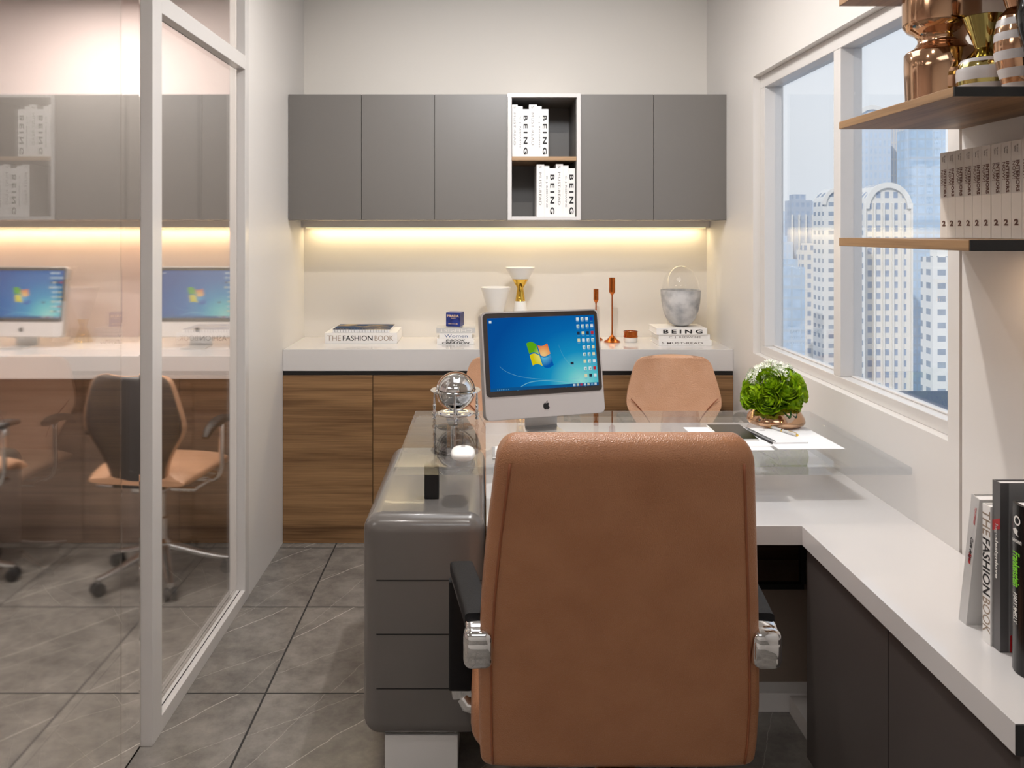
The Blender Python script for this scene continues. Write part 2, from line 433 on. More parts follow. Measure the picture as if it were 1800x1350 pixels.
box(bm, XR, XR + WT, -1.5, 2.015, 0, CEIL)                      # behind the shelves
box(bm, XR + 0.008, XR + WT, 2.015, 2.027, 0, CEIL, mi=1)       # shadow groove
box(bm, XR, XR + WT, 2.027, 2.077, 0, CEIL)
box(bm, XR, XR + WT, 2.077, 3.579, 0, 0.932)                    # under the window
box(bm, XR, XR + WT, 2.077, 3.579, 2.128, CEIL)                 # over it
box(bm, XR, XR + WT, 3.579, YB, 0, CEIL)
struct(obj('wall_right', bm, [M['wall'], M['groove']]))

# window with two fixed panes
win = struct(thing('window_1', None, None, (1.228, 2.83, 0.932)))
fr = nb(); ox, oy, oz = 1.228, 2.83, 0.932
def wbox(bm, x0, x1, y0, y1, z0, z1): box(bm, x0 - ox, x1 - ox, y0 - oy, y1 - oy, z0 - oz, z1 - oz, 0.0015, 1)
wbox(fr, 1.196, 1.27, 2.077, 3.579, 0.932, 0.969); wbox(fr, 1.196, 1.27, 2.077, 3.579, 2.075, 2.128)
wbox(fr, 1.196, 1.27, 3.525, 3.579, 0.969, 2.075); wbox(fr, 1.196, 1.27, 2.077, 2.131, 0.969, 2.075)
struct(obj('window_frame', fr, M['frame_white'], win))
mu = nb(); wbox(mu, 1.1965, 1.27, 2.776, 2.830, 0.969, 2.075); struct(obj('mullion', mu, M['frame_white'], win))
for y0, y1 in ((2.131, 2.776), (2.830, 3.525)):
    p = nb(); wbox(p, 1.239, 1.2445, y0, y1, 0.969, 2.075); struct(obj('window_pane', p, M['glass_window'], win))
    s = nb(); wbox(s, 1.232, 1.252, y0, y1, 0.969, 0.975); struct(obj('window_gasket', s, M['frame_white'], win))

# glass partition towards the neighbouring room
gp = thing('glass_partition', 'white framed glass partition bay between the office and the adjoining room', 'partition', (-0.957, 2.41, 0))
def gbox(name, m, x0, x1, y0, y1, z0, z1, bev=0.001):
    b = nb(); box(b, x0 + 0.957, x1 + 0.957, y0 - 2.41, y1 - 2.41, z0, z1, bev, 1); return obj(name, b, m, gp)
gbox('post', M['frame_white'], -0.975, -0.939, 2.341, 2.41, 0, CEIL)
gbox('stile', M['frame_white'], -0.975, -0.9395, 3.251, 3.30, 0, CEIL)
gbox('top_rail', M['frame_white'], -0.975, -0.9395, 2.41, 3.251, 2.095, 2.150)
gbox('bottom_rail', M['frame_white'], -0.975, -0.9395, 2.41, 3.251, 0, 0.047)
gbox('gasket', M['seam'], -0.9605, -0.9575, 2.41, 3.251, 0.047, 0.0495)
gbox('glass_pane', M['glass_part'], -0.978, -0.972, 2.41, 3.251, 0.047, 2.095, 0)
gbox('glass_pane', M['glass_part'], -0.978, -0.972, 2.41, 3.251, 2.150, CEIL, 0)
gbox('side_light', M['glass_side'], -0.978, -0.972, 2.2185, 2.3405, 0, CEIL, 0)
b = nb(); box(b, -0.003, 0.003, 0, 1.7, 0, CEIL - 0.005)
tag(obj('glass_partition', b, M['glass_part'], loc=(-0.975, 0.517, 0.0)), 'frameless floor to ceiling glass panel beside the white post', 'glass panel')

# ------------------------------------------------------------------ wall cupboards
UX = [-0.9405 + 0.351 * k for k in range(7)]
YF, ZU0, ZU1 = 3.972, 1.513, 2.117
names = ['grey wall cupboard at the left end, beside the solid white wall', 'second grey wall cupboard from the left end of the row',
         'grey wall cupboard directly left of the open white shelf box', None,
         'grey wall cupboard directly right of the open white shelf box', 'grey wall cupboard at the right end, nearest the window wall']
def cupboard(x0, w, label, group, m, y0=YF, y1=YB - 0.002, z0=ZU0, z1=ZU1):
    t = thing('wall_cabinet', label, 'cabinet', (x0 + w / 2, (y0 + y1) / 2, z0), group=group)
    d = (y1 - y0) / 2
    b = nb(); box(b, -w / 2 + .0005, w / 2 - .0005, -d + 0.021, d, 0, z1 - z0); obj('body', b, m, t)
    b = nb(); box(b, -w / 2 + .001, w / 2 - .001, -d, -d + 0.019, 0, z1 - z0, 0.001, 1); obj('door', b, m, t)
    return t
for k in (0, 1, 2, 4, 5):
    cupboard(UX[k], 0.351, names[k], 'grey wall cupboards in the office', M['grey_lac'])
# open white box unit
su = thing('open_shelf_unit', 'white framed open shelf box between the grey wall cupboards', 'shelf unit', (UX[3] + 0.1755, YF, ZU0))
W2 = 0.1752
b = nb(); Dp = YB - YF - 0.003; Hh = ZU1 - ZU0 + 0.003
box(b, -W2, -W2 + .019, -0.012, Dp, 0, Hh, .0008, 1); box(b, W2 - .019, W2, -0.012, Dp, 0, Hh, .0008, 1)
box(b, -W2 + .019, W2 - .019, -0.0119, Dp, Hh - .019, Hh, .0008, 1); box(b, -W2 + .019, W2 - .019, -0.0119, Dp, 0, .017, .0008, 1)
obj('frame', b, M['white_gloss'], su)
b = nb(); box(b, -W2 + .0195, W2 - .0195, Dp - .012, Dp, .017, Hh - .019); obj('back_panel', b, M['grey_lac'], su)
SZ = 0.286
b = nb(); box(b, -W2 + .0195, W2 - .0195, 0.002, Dp - .012, SZ, SZ + .020, .0008, 1); obj('shelf', b, M['oak_x'], su)
b = nb(); box(b, -W2 + .0192, -W2 + .021, 0.004, Dp - .012, .0175, Hh - .0195); box(b, W2 - .021, W2 - .0192, 0.004, Dp - .012, .0175, Hh - .0195)
box(b, -W2 + .021, W2 - .021, 0.004, Dp - .012, Hh - .021, Hh - .0192); obj('lining', b, M['grey_lac'], su)

# strip light profile under the cupboards
def strip(x0, x1, label):
    t = thing('strip_light', label, 'light', ((x0 + x1) / 2, YB - 0.03, 1.478))
    h = (x1 - x0) / 2
    b = nb(); box(b, -h, h, -.032, .028, 0, .035); obj('housing', b, M['wall_back'], t)
    b = nb(); box(b, -h + .02, h - .02, -.026, .022, -.0022, -0.0002); obj('diffuser', b, M['led'], t)
strip(XL + .001, XR - .001, 'glowing warm strip light under the grey wall cupboards of the office')
strip(-3.9, -1.02, 'glowing warm strip light seen through the glass partition')

# ------------------------------------------------------------------ low cupboards and counter
YC, ZC = 3.865, 0.907
BW = (XR - XL) / 5
bl = ['walnut base cupboard at the left end, beside the solid white wall', 'second walnut base cupboard from the left, behind the grey pedestal',
      'middle walnut base cupboard, behind the desk', 'walnut base cupboard behind the right guest chair', 'walnut base cupboard at the right end, under the window wall']
def base_cab(x0, w, label, m, group, y0=YC, ztop=0.785):
    t = thing('base_cabinet', label, 'cabinet', (x0 + w / 2, (y0 + YB) / 2, 0), group=group); d = (YB - y0) / 2
    b = nb(); box(b, -w / 2 + .0005, w / 2 - .0005, -d + .022, d - .002, 0, ztop); obj('body', b, m, t)
    b = nb(); box(b, -w / 2 + .0015, w / 2 - .0015, -d, -d + .019, 0.002, ztop, .0006, 1); obj('door', b, m, t)
for k in range(5): base_cab(XL + BW * k, BW, bl[k], M['wood'], 'walnut base cupboards')
ct = thing('counter_top', 'long thick white counter top with a black recess under it, along the back wall', 'counter', ((XL + XR) / 2, (YC + YB) / 2, ZC))
h = (XR - XL) / 2 - .001; d = (YB - YC) / 2
b = nb(); box(b, -h, h, -d, d - .001, -0.101, 0, .001, 1); obj('slab', b, M['white_gloss'], ct)
b = nb(); box(b, -h, h, -d + .006, d - .001, -0.1215, -0.1015); obj('recess_strip', b, M['black_matt'], ct)

# neighbouring room behind the glass
for k in range(5):
    cupboard(-1.02 - 0.351 * (k + 1), 0.351, ['grey cupboard behind the glass partition, nearest the solid white wall', 'second grey cupboard behind the glass, counted from the solid white wall',
             'grey cupboard behind the glass panel, directly left of the white post', 'grey cupboard behind the glass panel, next to the leftmost one', 'leftmost grey cupboard behind the glass panel'][k],
             'grey wall cupboards behind the glass', M['grey_lac'])
for k in range(5):
    base_cab(-1.02 - 0.513 * (k + 1) + .17, 0.513 if k else 0.343, ['brown base cupboard behind the glass, nearest the solid white wall', 'brown base cupboard behind the glass, at the dark-backed chair',
             'brown base cupboard behind the glass, at the left tan chair', 'brown base cupboard behind the glass, far left', 'brown base cupboard behind the glass, left end of the run'][k],
             M['wood_next'], 'brown base cupboards behind the glass') if k else base_cab(-1.363, 0.343, 'narrow brown base cupboard behind the glass, nearest the solid white wall', M['wood_next'], 'brown base cupboards behind the glass')
ct2 = thing('counter_top', 'deep white counter top behind the glass partition, carrying two computers', 'counter', (-2.35, 3.99, ZC))
b = nb(); box(b, -1.6, 1.33, -.334, .333, -0.101, 0, .001, 1); obj('slab', b, M['white_gloss'], ct2)

# ------------------------------------------------------------------ desk: glass top, white return, pedestal
ds = thing('glass_desk', 'clear glass desk top on black posts above the white worktop', 'desk', (0.46, 2.59, 0.672))
ZG = 0.82
def dbox(name, m, x0, x1, y0, y1, z0, z1, bev=.001, seg=2):
    b = nb(); box(b, x0 - .46, x1 - .46, y0 - 2.59, y1 - 2.59, z0 - .672, z1 - .672, bev, seg); return obj(name, b, m, ds)
dbox('glass_top', M['glass_desk'], -0.245, 1.160, 2.237, 2.947, 0.798, ZG, 0.004)
dbox('post', M['black_matt'], -0.169, -0.128, 2.335, 2.365, 0.7025, 0.797)
dbox('post', M['black_matt'], -0.169, -0.128, 2.80, 2.83, 0.7025, 0.797)

wt = thing('worktop', 'L-shaped glossy white worktop running under the glass desk and along the window wall', 'worktop', (0.85, 2.3, 0.622))
b = nb()
pts = [(0.006, 2.205), (0.848, 2.205), (0.848, 1.32), (1.1645, 1.32), (1.1645, 3.40), (0.006, 3.40)]
prism(b, [(x - .85, y - 2.3) for x, y in pts], 0, 0.05, 'XY'); obj('slab', b, M['white_gloss'], wt)
b = nb(); box(b, .848 - .85, 1.1645 - .85, 1.3165 - 2.3, 1.3199 - 2.3, 0.001, .049); obj('end_cap', b, M['black_matt'], wt)
b = nb(); box(b, .03 - .85, .06 - .85, 2.95 - 2.3, 3.30 - 2.3, -.622, -0.0005); obj('support_panel', b, M['white_matt'], wt)

# low cabinets under the window-side worktop
def low_cab(y0, y1, label):
    t = thing('low_cabinet', label, 'cabinet', (1.01, (y0 + y1) / 2, 0), group='dark grey low cabinets'); h = (y1 - y0) / 2
    b = nb(); box(b, .878 - 1.01, .154, -h + .0005, h - .0005, .06, .6215); obj('body', b, M['seam'], t)
    b = nb(); box(b, .859 - 1.01, .877 - 1.01, -h + .0025, h - .0025, .06, .617, .0006, 1); obj('door', b, M['shaded_lac'], t)
    b = nb(); box(b, .90 - 1.01, .15, -h, h, 0, .0598); obj('kick_board', b, M['wood'], t)
low_cab(1.757, 2.203, 'grey low cabinet, coloured darker for shade, under the worktop, nearer the glass desk')
low_cab(1.322, 1.757, 'grey low cabinet, coloured darker for shade, under the worktop, nearer the camera at the right edge')
# boxed ledge and panels under the desk
lg = thing('under_desk_cabinet', 'low grey-brown cabinet with open top slot under the desk, right of the tan chair', 'cabinet', (0.6, 2.7, 0))
b = nb(); box(b, -.28, .56, -.193, .13, 0, .057, .001, 1); obj('plinth', b, M['white_matt'], lg)
b = nb(); box(b, -.28, .56, -.13, .13, .0575, .345, .001, 1); obj('body', b, M['taupe'], lg)
b = nb(); box(b, -.28, .395, -.131, -.11, .345, .362); box(b, .385, .40, -.131, -.11, .362, .62); obj('slot_edging', b, M['black_matt'], lg)
b = nb(); box(b, -.28, .56, .10, .13, .345, .62); obj('back_board', b, M['wood_dark'], lg)
slab('trim_1', 0.925, 1.1645, 2.206, 2.504, 0, 0.052, M['wall'])

# pedestal with four drawers
pd = thing('pedestal_cabinet', 'rounded grey lacquered four-drawer pedestal on a white plinth at the left of the desk', 'drawer pedestal', (-0.1605, 2.56, 0))
def rbox(bm, hx, hy, z0, z1, r, n=8, inset=None):
    """box with all edges rounded by r: stacked rounded rectangles"""
    rings = []
    lv = [(z0 + r - r * math.cos(R(90 * k / n)), r - r * math.sin(R(90 * k / n))) for k in range(n + 1)]
    lv = lv + [(z1 - (z - z0), i) for z, i in reversed(lv)]
    for z, i in lv:
        rings.append([(x, y, z) for x, y in rrect(-hx + i, hx - i, -hy + i, hy - i, max(r - i, .002), 8)])
    loft(bm, rings)
b = nb(); rbox(b, .1635, .37, .111, .702, .045, 8); o = obj('body', b, M['ped'], pd, True, angle=40)
# four drawer fronts separated by thin seams on the near face
for i, z in enumerate((0.534, 0.391, 0.247)):
    b = nb(); box(b, -.125, .16, -.3712, -.3695, z - .0012, z + .0012); obj('drawer_seam', b, M['seam'], pd)
b = nb(); box(b, -.105, .09, -.35, .30, 0, .1105, .001, 1); obj('plinth', b, M['white_matt'], pd)

# ------------------------------------------------------------------ wooden wall shelves
def shelf(z0, z1, y0, label, puck=False):
    t = thing('wall_shelf', label, 'shelf', (1.0165, (y0 + 2.022) / 2, z0)); h = (2.022 - y0) / 2
    b = nb(); box(b, -.1485, .148, -h + .0035, h, 0, z1 - z0, .0008, 1); obj('board', b, M['wood_shelf'], t)
    b = nb(); box(b, -.1475, .148, -h, -h + .003, 0, z1 - z0); obj('end_cap', b, M['black_matt'], t)
    if puck: b = nb(); lathe(b, [(.028, -.0045), (.030, -.003), (.030, -.0002)], 24, 1.04 - 1.0165, 1.70 - (y0 + 2.022) / 2); obj('puck_light', b, M['white_matt'], t)
shelf(1.423, 1.443, 1.477, 'lowest wooden wall shelf, carrying the row of pale books', True)
shelf(1.708, 1.726, 1.527, 'middle wooden wall shelf, carrying the metallic vases')
shelf(2.009, 2.028, 1.50, 'topmost wooden wall shelf, cut off by the upper frame edge')

# ------------------------------------------------------------------ chairs
def star_base(t, r=0.29, z=0.055, m=None, casters=True, n0=90, hub=0.03):
    for k in range(5):
        a = R(n0 + 72 * k); c, s = math.cos(a), math.sin(a)
        b = nb()
        rings = []
        for i in range(9):
            f = i / 8; rr = 0.02 + (r - 0.02) * f; zz = z + 0.075 * (1 - f) ** 1.3 + .012; hw = 0.026 - .012 * f; ht = 0.016 - .007 * f
            rings.append([(c * rr - s * x, s * rr + c * x, zz + y) for x, y in sup(14, hw, ht, 3)])
        loft(b, rings); obj('base_leg', b, m, t, True, angle=50)
        b = nb(); cx, cy = c * (r - .006), s * (r - .006)
        tube(b, [(cx, cy, .03), (cx, cy, z + .012)], .006, 8)
        cs = obj('caster', b, m, t, True)
        for sd in (-1, 1):
            b = nb(); ax = Vector((-s, c, 0)) * sd
            p0 = Vector((cx, cy, .026)) + ax * .006; p1 = Vector((cx, cy, .026)) + ax * .024
            tube(b, [p0, p0 + ax * .002, p1 - ax * .003, p1], [.022, .026, .026, .021], 18); obj('wheel', b, M['rubber'], cs, True, angle=40)
    b = nb(); lathe(b, [(.04, z + .06), (.042, z + .10), (.028, z + .115), (.028, z + .2), (.016, z + .205), (.016, .40)], 24); obj('gas_lift', b, M['chrome'], t, True, angle=40)

def sweep(bm, pts, hw, ht, e=4, n=20):
    """section hw (along X) by ht (in the YZ bend plane) along pts (x,y,z)"""
    pts = [Vector(p) for p in pts]; rings = []
    for i, p in enumerate(pts):
        t = (pts[min(i + 1, len(pts) - 1)] - pts[max(i - 1, 0)]).normalized()
        X = Vector((1, 0, 0)); X = (X - t * t.x).normalized() if abs(t.x) < .9 else Vector((0, 1, 0)); nn = t.cross(X).normalized()
        w = hw[i] if isinstance(hw, list) else hw; q = ht[i] if isinstance(ht, list) else ht
        rings.append([p + X * a + nn * c for a, c in sup(n, w, q, e)])
    loft(bm, rings)

# executive chair, seen from behind
ec = thing('executive_chair', 'high-backed tan leather swivel chair seen from behind in front of the glass desk', 'chair', (0.258, 1.80, 0), (0, 0, 0))
def prof(z):
    """half width, rear surface y, sideways centre"""
    zs = [.412, .46, .55, .64, .78, .907, 1.02, 1.111]
    w = [.268, .271, .2705, .267, .257, .2445, .232, .222]
    y = [-.195, -.205, -.228, -.25, -.288, -.322, -.352, -.372]
    c = [.004, .004, .002, -.002, -.006, -.008, -.008, -.008]
    for i in range(7):
        if z <= zs[i + 1] or i == 6:
            f = min(max((z - zs[i]) / (zs[i + 1] - zs[i]), 0), 1); return [a[i] + (a[i + 1] - a[i]) * f for a in (w, y, c)]
b = nb(); rings = []; th = .048
lv = []
for k in range(7):
    a = R(90 * k / 6); lv.append((.412 + .02 * (1 - math.cos(a)), .014 * (1 - math.sin(a)), .7 + .3 * math.sin(a)))
for k in range(1, 22): lv.append((.432 + (1.050 - .432) * k / 22, 0, 1))
for k in range(0, 9):
    a = R(90 * k / 8); lv.append((1.050 + .048 * math.sin(a), .032 * (1 - math.cos(a)), max(math.cos(a), .12)))
for z, ins, tf in lv:
    w, y, c = prof(z)
    rings.append([(c + px, y + th + py, z) for px, py in sup(72, w - ins, th * tf, 7)])
loft(b, rings); obj('backrest', b, M['leather'], ec, True, angle=60)
for s in (-1, 1):
    b = nb(); pp = []
    for k in range(30):
        z = .424 + (1.052 - .424) * k / 29; w, y, c = prof(z); xx = w - .024
        pp.append((c + s * xx, y + th - th * (1 - (xx / w) ** 7) ** (1 / 7) - .0005, z))
    tube(b, pp, .0028, 8); obj('piping', b, M['piping'], ec, True)
b = nb(); box(b, -.285, .285, -.17, .34, .41, .53, .05, 6); obj('seat', b, M['leather'], ec, True, angle=60)
b = nb(); box(b, -.235, .235, -.16, -.10, .50, 1.04, .028, 4, mtx=Matrix.Translation((0, -.01, 0)) @ Matrix.Rotation(R(14), 4, 'X') @ Matrix.Translation((0, 0.12, 0))); obj('back_cushion', b, M['leather'], ec, True, angle=60)
for s in (-1, 1):
    def L(x, y, z): return (s * x, y, z)
    path = [L(.268, -.255, .655), L(.268, -.262, .67), L(.268, -.262, .690), L(.268, -.255, .704), L(.269, -.24, .710)] + [L(.271 + .038 * i / 6, -.22 + .275 * i / 6, .710 - .026 * i / 6) for i in range(7)] + \
           [L(.310, .075, .678), L(.310, .086, .66)] + [L(.310, .088, .66 - .24 * i / 4) for i in range(1, 5)] + [L(.306, .086, .398), L(.296, .082, .383), L(.27, .08, .377), L(.20, .08, .377)]
    b = nb(); sweep(b, path[:-3], .024, .011, 4); tube(b, [path[-4], path[-3], path[-2], path[-1]], [.016, .018, .018, .016], 12)
    arm = obj('armrest', b, M['chrome'], ec, True, angle=50)
    b = nb(); xa, xc = sorted((s * .241, s * .297)); box(b, xa, xc, -.272, -.222, .643, .7165, .016, 5); obj('elbow_cap', b, M['chrome'], arm, True, angle=60)
    b = nb(); sweep(b, [L(.269, -.225, .716)] + [L(.270 + .039 * i / 8, -.215 + .285 * i / 8, .715 - .018 * i / 8 + .004 * math.sin(PI * i / 8)) for i in range(9)], .0262, .015, 6); obj('arm_pad', b, M['black_leather'], arm, True, angle=50)
    b = nb(); sweep(b, [L(.311, .088, .662 - .245 * i / 6) for i in range(7)], .0275, .016, 6); obj('arm_pad', b, M['black_leather'], arm, True, angle=50)
b = nb(); box(b, -.12, .12, -.10, .16, .385, .409, .006, 2); box(b, -.04, .04, -.20, .05, .386, .408, .004, 1); obj('seat_bracket', b, M['chrome'], ec, True, angle=40)
star_base(ec, .31, .055, M['chrome'], n0=78)

# guest chair
GCH = 0
def guest_chair(label, loc, rot, group):
    t = thing('guest_chair', label, 'chair', loc, rot, group)
    kv = [0, .1, .22, .34, .44, .52, .60, .70, .80, .88, .94, .975, .992, 1.0]
    kw = [.118, .120, .134, .162, .192, .211, .213, .204, .191, .180, .167, .150, .130, .100]
    def wid(v):
        for i in range(len(kv) - 1):
            if v <= kv[i + 1]:
                f = (v - kv[i]) / (kv[i + 1] - kv[i]); h_ = kv[i + 1] - kv[i]
                m0 = (kw[i + 1] - kw[max(i - 1, 0)]) / (kv[i + 1] - kv[max(i - 1, 0)]) * h_; m1 = (kw[min(i + 2, 13)] - kw[i]) / (kv[min(i + 2, 13)] - kv[i]) * h_
                return (2 * f ** 3 - 3 * f * f + 1) * kw[i] + (f ** 3 - 2 * f * f + f) * m0 + (-2 * f ** 3 + 3 * f * f) * kw[i + 1] + (f ** 3 - f * f) * m1
    vv = [i * .03 for i in range(31)] + [.92, .94, .958, .972, .983, .992, .998, 1.0]; ww = [wid(v) for v in vv]
    def P(v): return -.17 - .11 * v - .03 * math.sin(PI * v) , .425 + .468 * v
    def pad(b, th0, th1, wf, dy):
        rings = []
        for v, w in zip(vv, ww):
            y, z = P(v); w = w * wf; ring = []; N = 14
            edge = 1 if v < .975 else max(.3, math.sqrt(max(0, 1 - ((v - .975) / .026) ** 2)))
            for i in range(N + 1):
                u = -1 + 2 * i / N; tt = (1 - u ** 6) * .5 + .5
                ring.append((u * w, y + dy + .05 * u * u * min(1, v * 2.0) + th1 * tt * edge, z))
            for i in range(N + 1):
                u = 1 - 2 * i / N; tt = (1 - u ** 6) * .5 + .5
                ring.append((u * w * .995, y + dy + .05 * u * u * min(1, v * 2.0) + th0 * tt * edge, z + .0))
            rings.append(ring)
        loft(b, rings)
    b = nb(); pad(b, -.004, .034, 1.0, 0); obj('backrest', b, M['leather_guest'], t, True, angle=70)
    b = nb(); pad(b, -.014, -.0045, .965, -.001); obj('back_shell', b, M['fabric_dark'], t, True, angle=60)
    for s in (-1, 1):
        b = nb(); pp = []
        for i in range(9):
            f = i / 8; v = .60 - .36 * f; x = s * (.055 + .105 * math.cos(f * PI / 2) ) if False else s * (.195 - .10 * math.sin(f * PI / 2))
            wv = .21; y, z = P(v); u = x / wv
            pp.append((x, y + .05 * u * u + .034, z))
        tube(b, pp, .0022, 6); obj('seam', b, M['piping'], t, True)
    b = nb(); rings = []
    for i in range(13):
        f = i / 12; y = -.20 + .46 * f; w = .205 + .035 * math.sin(PI * min(f * 1.1, 1)) - (.03 * max(0, f - .85) / .15)
        zt = .455 + .02 * math.sin(PI * f) - .03 * max(0, f - .75) / .25; h = .028 if 0 < i < 12 else .012
        rings.append([(px, y, zt + py) for px, py in sup(28, w, h, 3.2)])
    loft(b, rings); obj('seat', b, M['leather_guest'], t, True, angle=60)
    b = nb()
    for s in (-1, 1):
        tube(b, [(s * .12, .12, .418), (s * .21, .10, .412), (s * .21, -.12, .412), (s * .12, -.14, .418)], .009, 10)
    box(b, -.07, .07, -.12, .10, .385, .42, .005, 1); obj('seat_frame', b, M['chrome'], t, True, angle=40)
    for s in (-1, 1):
        b = nb(); pts = [(s * .12, .02, .41), (s * .20, .02, .41)] + arc((s * .20, .02, .41), (s * .252, .02, .41), (s * .256, .02, .48), 6) + [(s * .256, .02, .62), (s * .256, .02, .655)]
        tube(b, pts, .011, 12); ar = obj('armrest', b, M['chrome'], t, True)
        b = nb(); sweep(b, [(s * .254, -.12, .622), (s * .255, -.095, .645), (s * .256, -.05, .662), (s * .256, .0, .669), (s * .256, .05, .668), (s * .256, .09, .662)], [.014, .02, .024, .026, .026, .02], [.008, .013, .014, .015, .015, .011], 3); obj('arm_pad', b, M['rubber'], ar, True, angle=60)
    star_base(t, .27, .05, M['chrome'], n0=90)
    return t
g1 = guest_chair('pebbled tan guest chair behind the desk, to the right between computer and flowers', (0.856, 3.53, 0), (0, 0, PI), 'pebbled tan guest chairs')
g2 = dup(g1, 'pebbled tan guest chair behind the desk, mostly hidden by the computer screen', (0.122, 3.53, 0), (0, 0, PI + R(4)))
g3 = dup(g1, 'dark-backed tan office chair behind the glass partition, across the white post', (-1.365, 3.50, 0), (0, 0, R(-8)), 'tan office chairs behind the glass')
g4 = dup(g1, 'tan office chair behind the glass panel at the far left edge', (-2.23, 3.42, 0), (0, 0, R(-10)), 'tan office chairs behind the glass')

# ------------------------------------------------------------------ computers
W, H_ = 0.408, 0.337
def screen_mat():
    m = bpy.data.materials.new('lit_screen'); m.use_nodes = True; n = m.node_tree.nodes; l = m.node_tree.links; n.clear()
    o = n.new('ShaderNodeOutputMaterial'); e = n.new('ShaderNodeEmission'); t = n.new('ShaderNodeTexCoord')
    def spot(cx, cy, sx_, sy_):
        mp = n.new('ShaderNodeMapping'); mp.inputs['Location'].default_value = (-cx * sx_, 0, -cy * sy_); mp.inputs['Scale'].default_value = (sx_, 0, sy_)
        ln = n.new('ShaderNodeVectorMath'); ln.operation = 'LENGTH'; l.new(t.outputs['Object'], mp.inputs[0]); l.new(mp.outputs[0], ln.inputs[0]); return ln.outputs['Value']
    r = n.new('ShaderNodeValToRGB'); l.new(spot(.125, .105, 3.1, 3.6), r.inputs[0])
    el = r.color_ramp.elements; el[0].position = 0; el[0].color = lin((160, 232, 222)); el[1].position = 1; el[1].color = lin((6, 82, 160))
    for p, c in ((.16, (96, 204, 214)), (.34, (24, 152, 204)), (.62, (8, 110, 184))): q = el.new(p); q.color = lin(c)
    l.new(r.outputs[0], e.inputs[0]); e.inputs[1].default_value = 0.85; l.new(e.outputs[0], o.inputs[0])
    return m
M['screen'] = screen_mat()
def emi(name, c, s=0.9):
    m = bpy.data.materials.new(name); m.use_nodes = True; n = m.node_tree.nodes; l = m.node_tree.links; n.clear()
    o = n.new('ShaderNodeOutputMaterial'); e = n.new('ShaderNodeEmission'); e.inputs[0].default_value = lin(c); e.inputs[1].default_value = s; l.new(e.outputs[0], o.inputs[0]); return m
def pane_mat(name, c, pale):
    m = emi(name, c); n = m.node_tree.nodes; l = m.node_tree.links
    t = n.new('ShaderNodeTexCoord'); mp = n.new('ShaderNodeMapping'); mp.inputs['Location'].default_value = (0, 0, -.195 * 26); mp.inputs['Scale'].default_value = (26, 0, 26)
    ln = n.new('ShaderNodeVectorMath'); ln.operation = 'LENGTH'; r = n.new('ShaderNodeValToRGB')
    r.color_ramp.elements[0].color = lin(pale); r.color_ramp.elements[0].position = .15; r.color_ramp.elements[1].color = lin(c); r.color_ramp.elements[1].position = .95
    l.new(t.outputs['Object'], mp.inputs[0]); l.new(mp.outputs[0], ln.inputs[0]); l.new(ln.outputs['Value'], r.inputs[0]); l.new(r.outputs[0], n['Emission'].inputs[0]); return m
PM = [pane_mat('screen_green', (96, 172, 24), (214, 226, 130)), pane_mat('screen_orange', (232, 100, 34), (246, 200, 130)), pane_mat('screen_yellow', (222, 204, 16), (244, 240, 140)), pane_mat('screen_blue', (6, 92, 178), (100, 196, 232))]
IC = [emi('icon_white', (222, 232, 236)), emi('icon_green', (60, 150, 130)), emi('icon_label', (120, 170, 200)), emi('icon_dark', (40, 50, 66)), emi('icon_red', (190, 50, 60)), emi('icon_cream', (226, 220, 180)), emi('taskbar', (20, 92, 150), .8), emi('light_trail', (130, 205, 225), .8), emi('icon_navy', (30, 60, 170))]
bez = mat('screen_bezel', (58, 52, 50), 0.08)
body_m = mat('computer_body', (206, 200, 198), 0.38, 0.25)
side_m = mat('computer_side', (176, 172, 170), 0.3, 0.6)
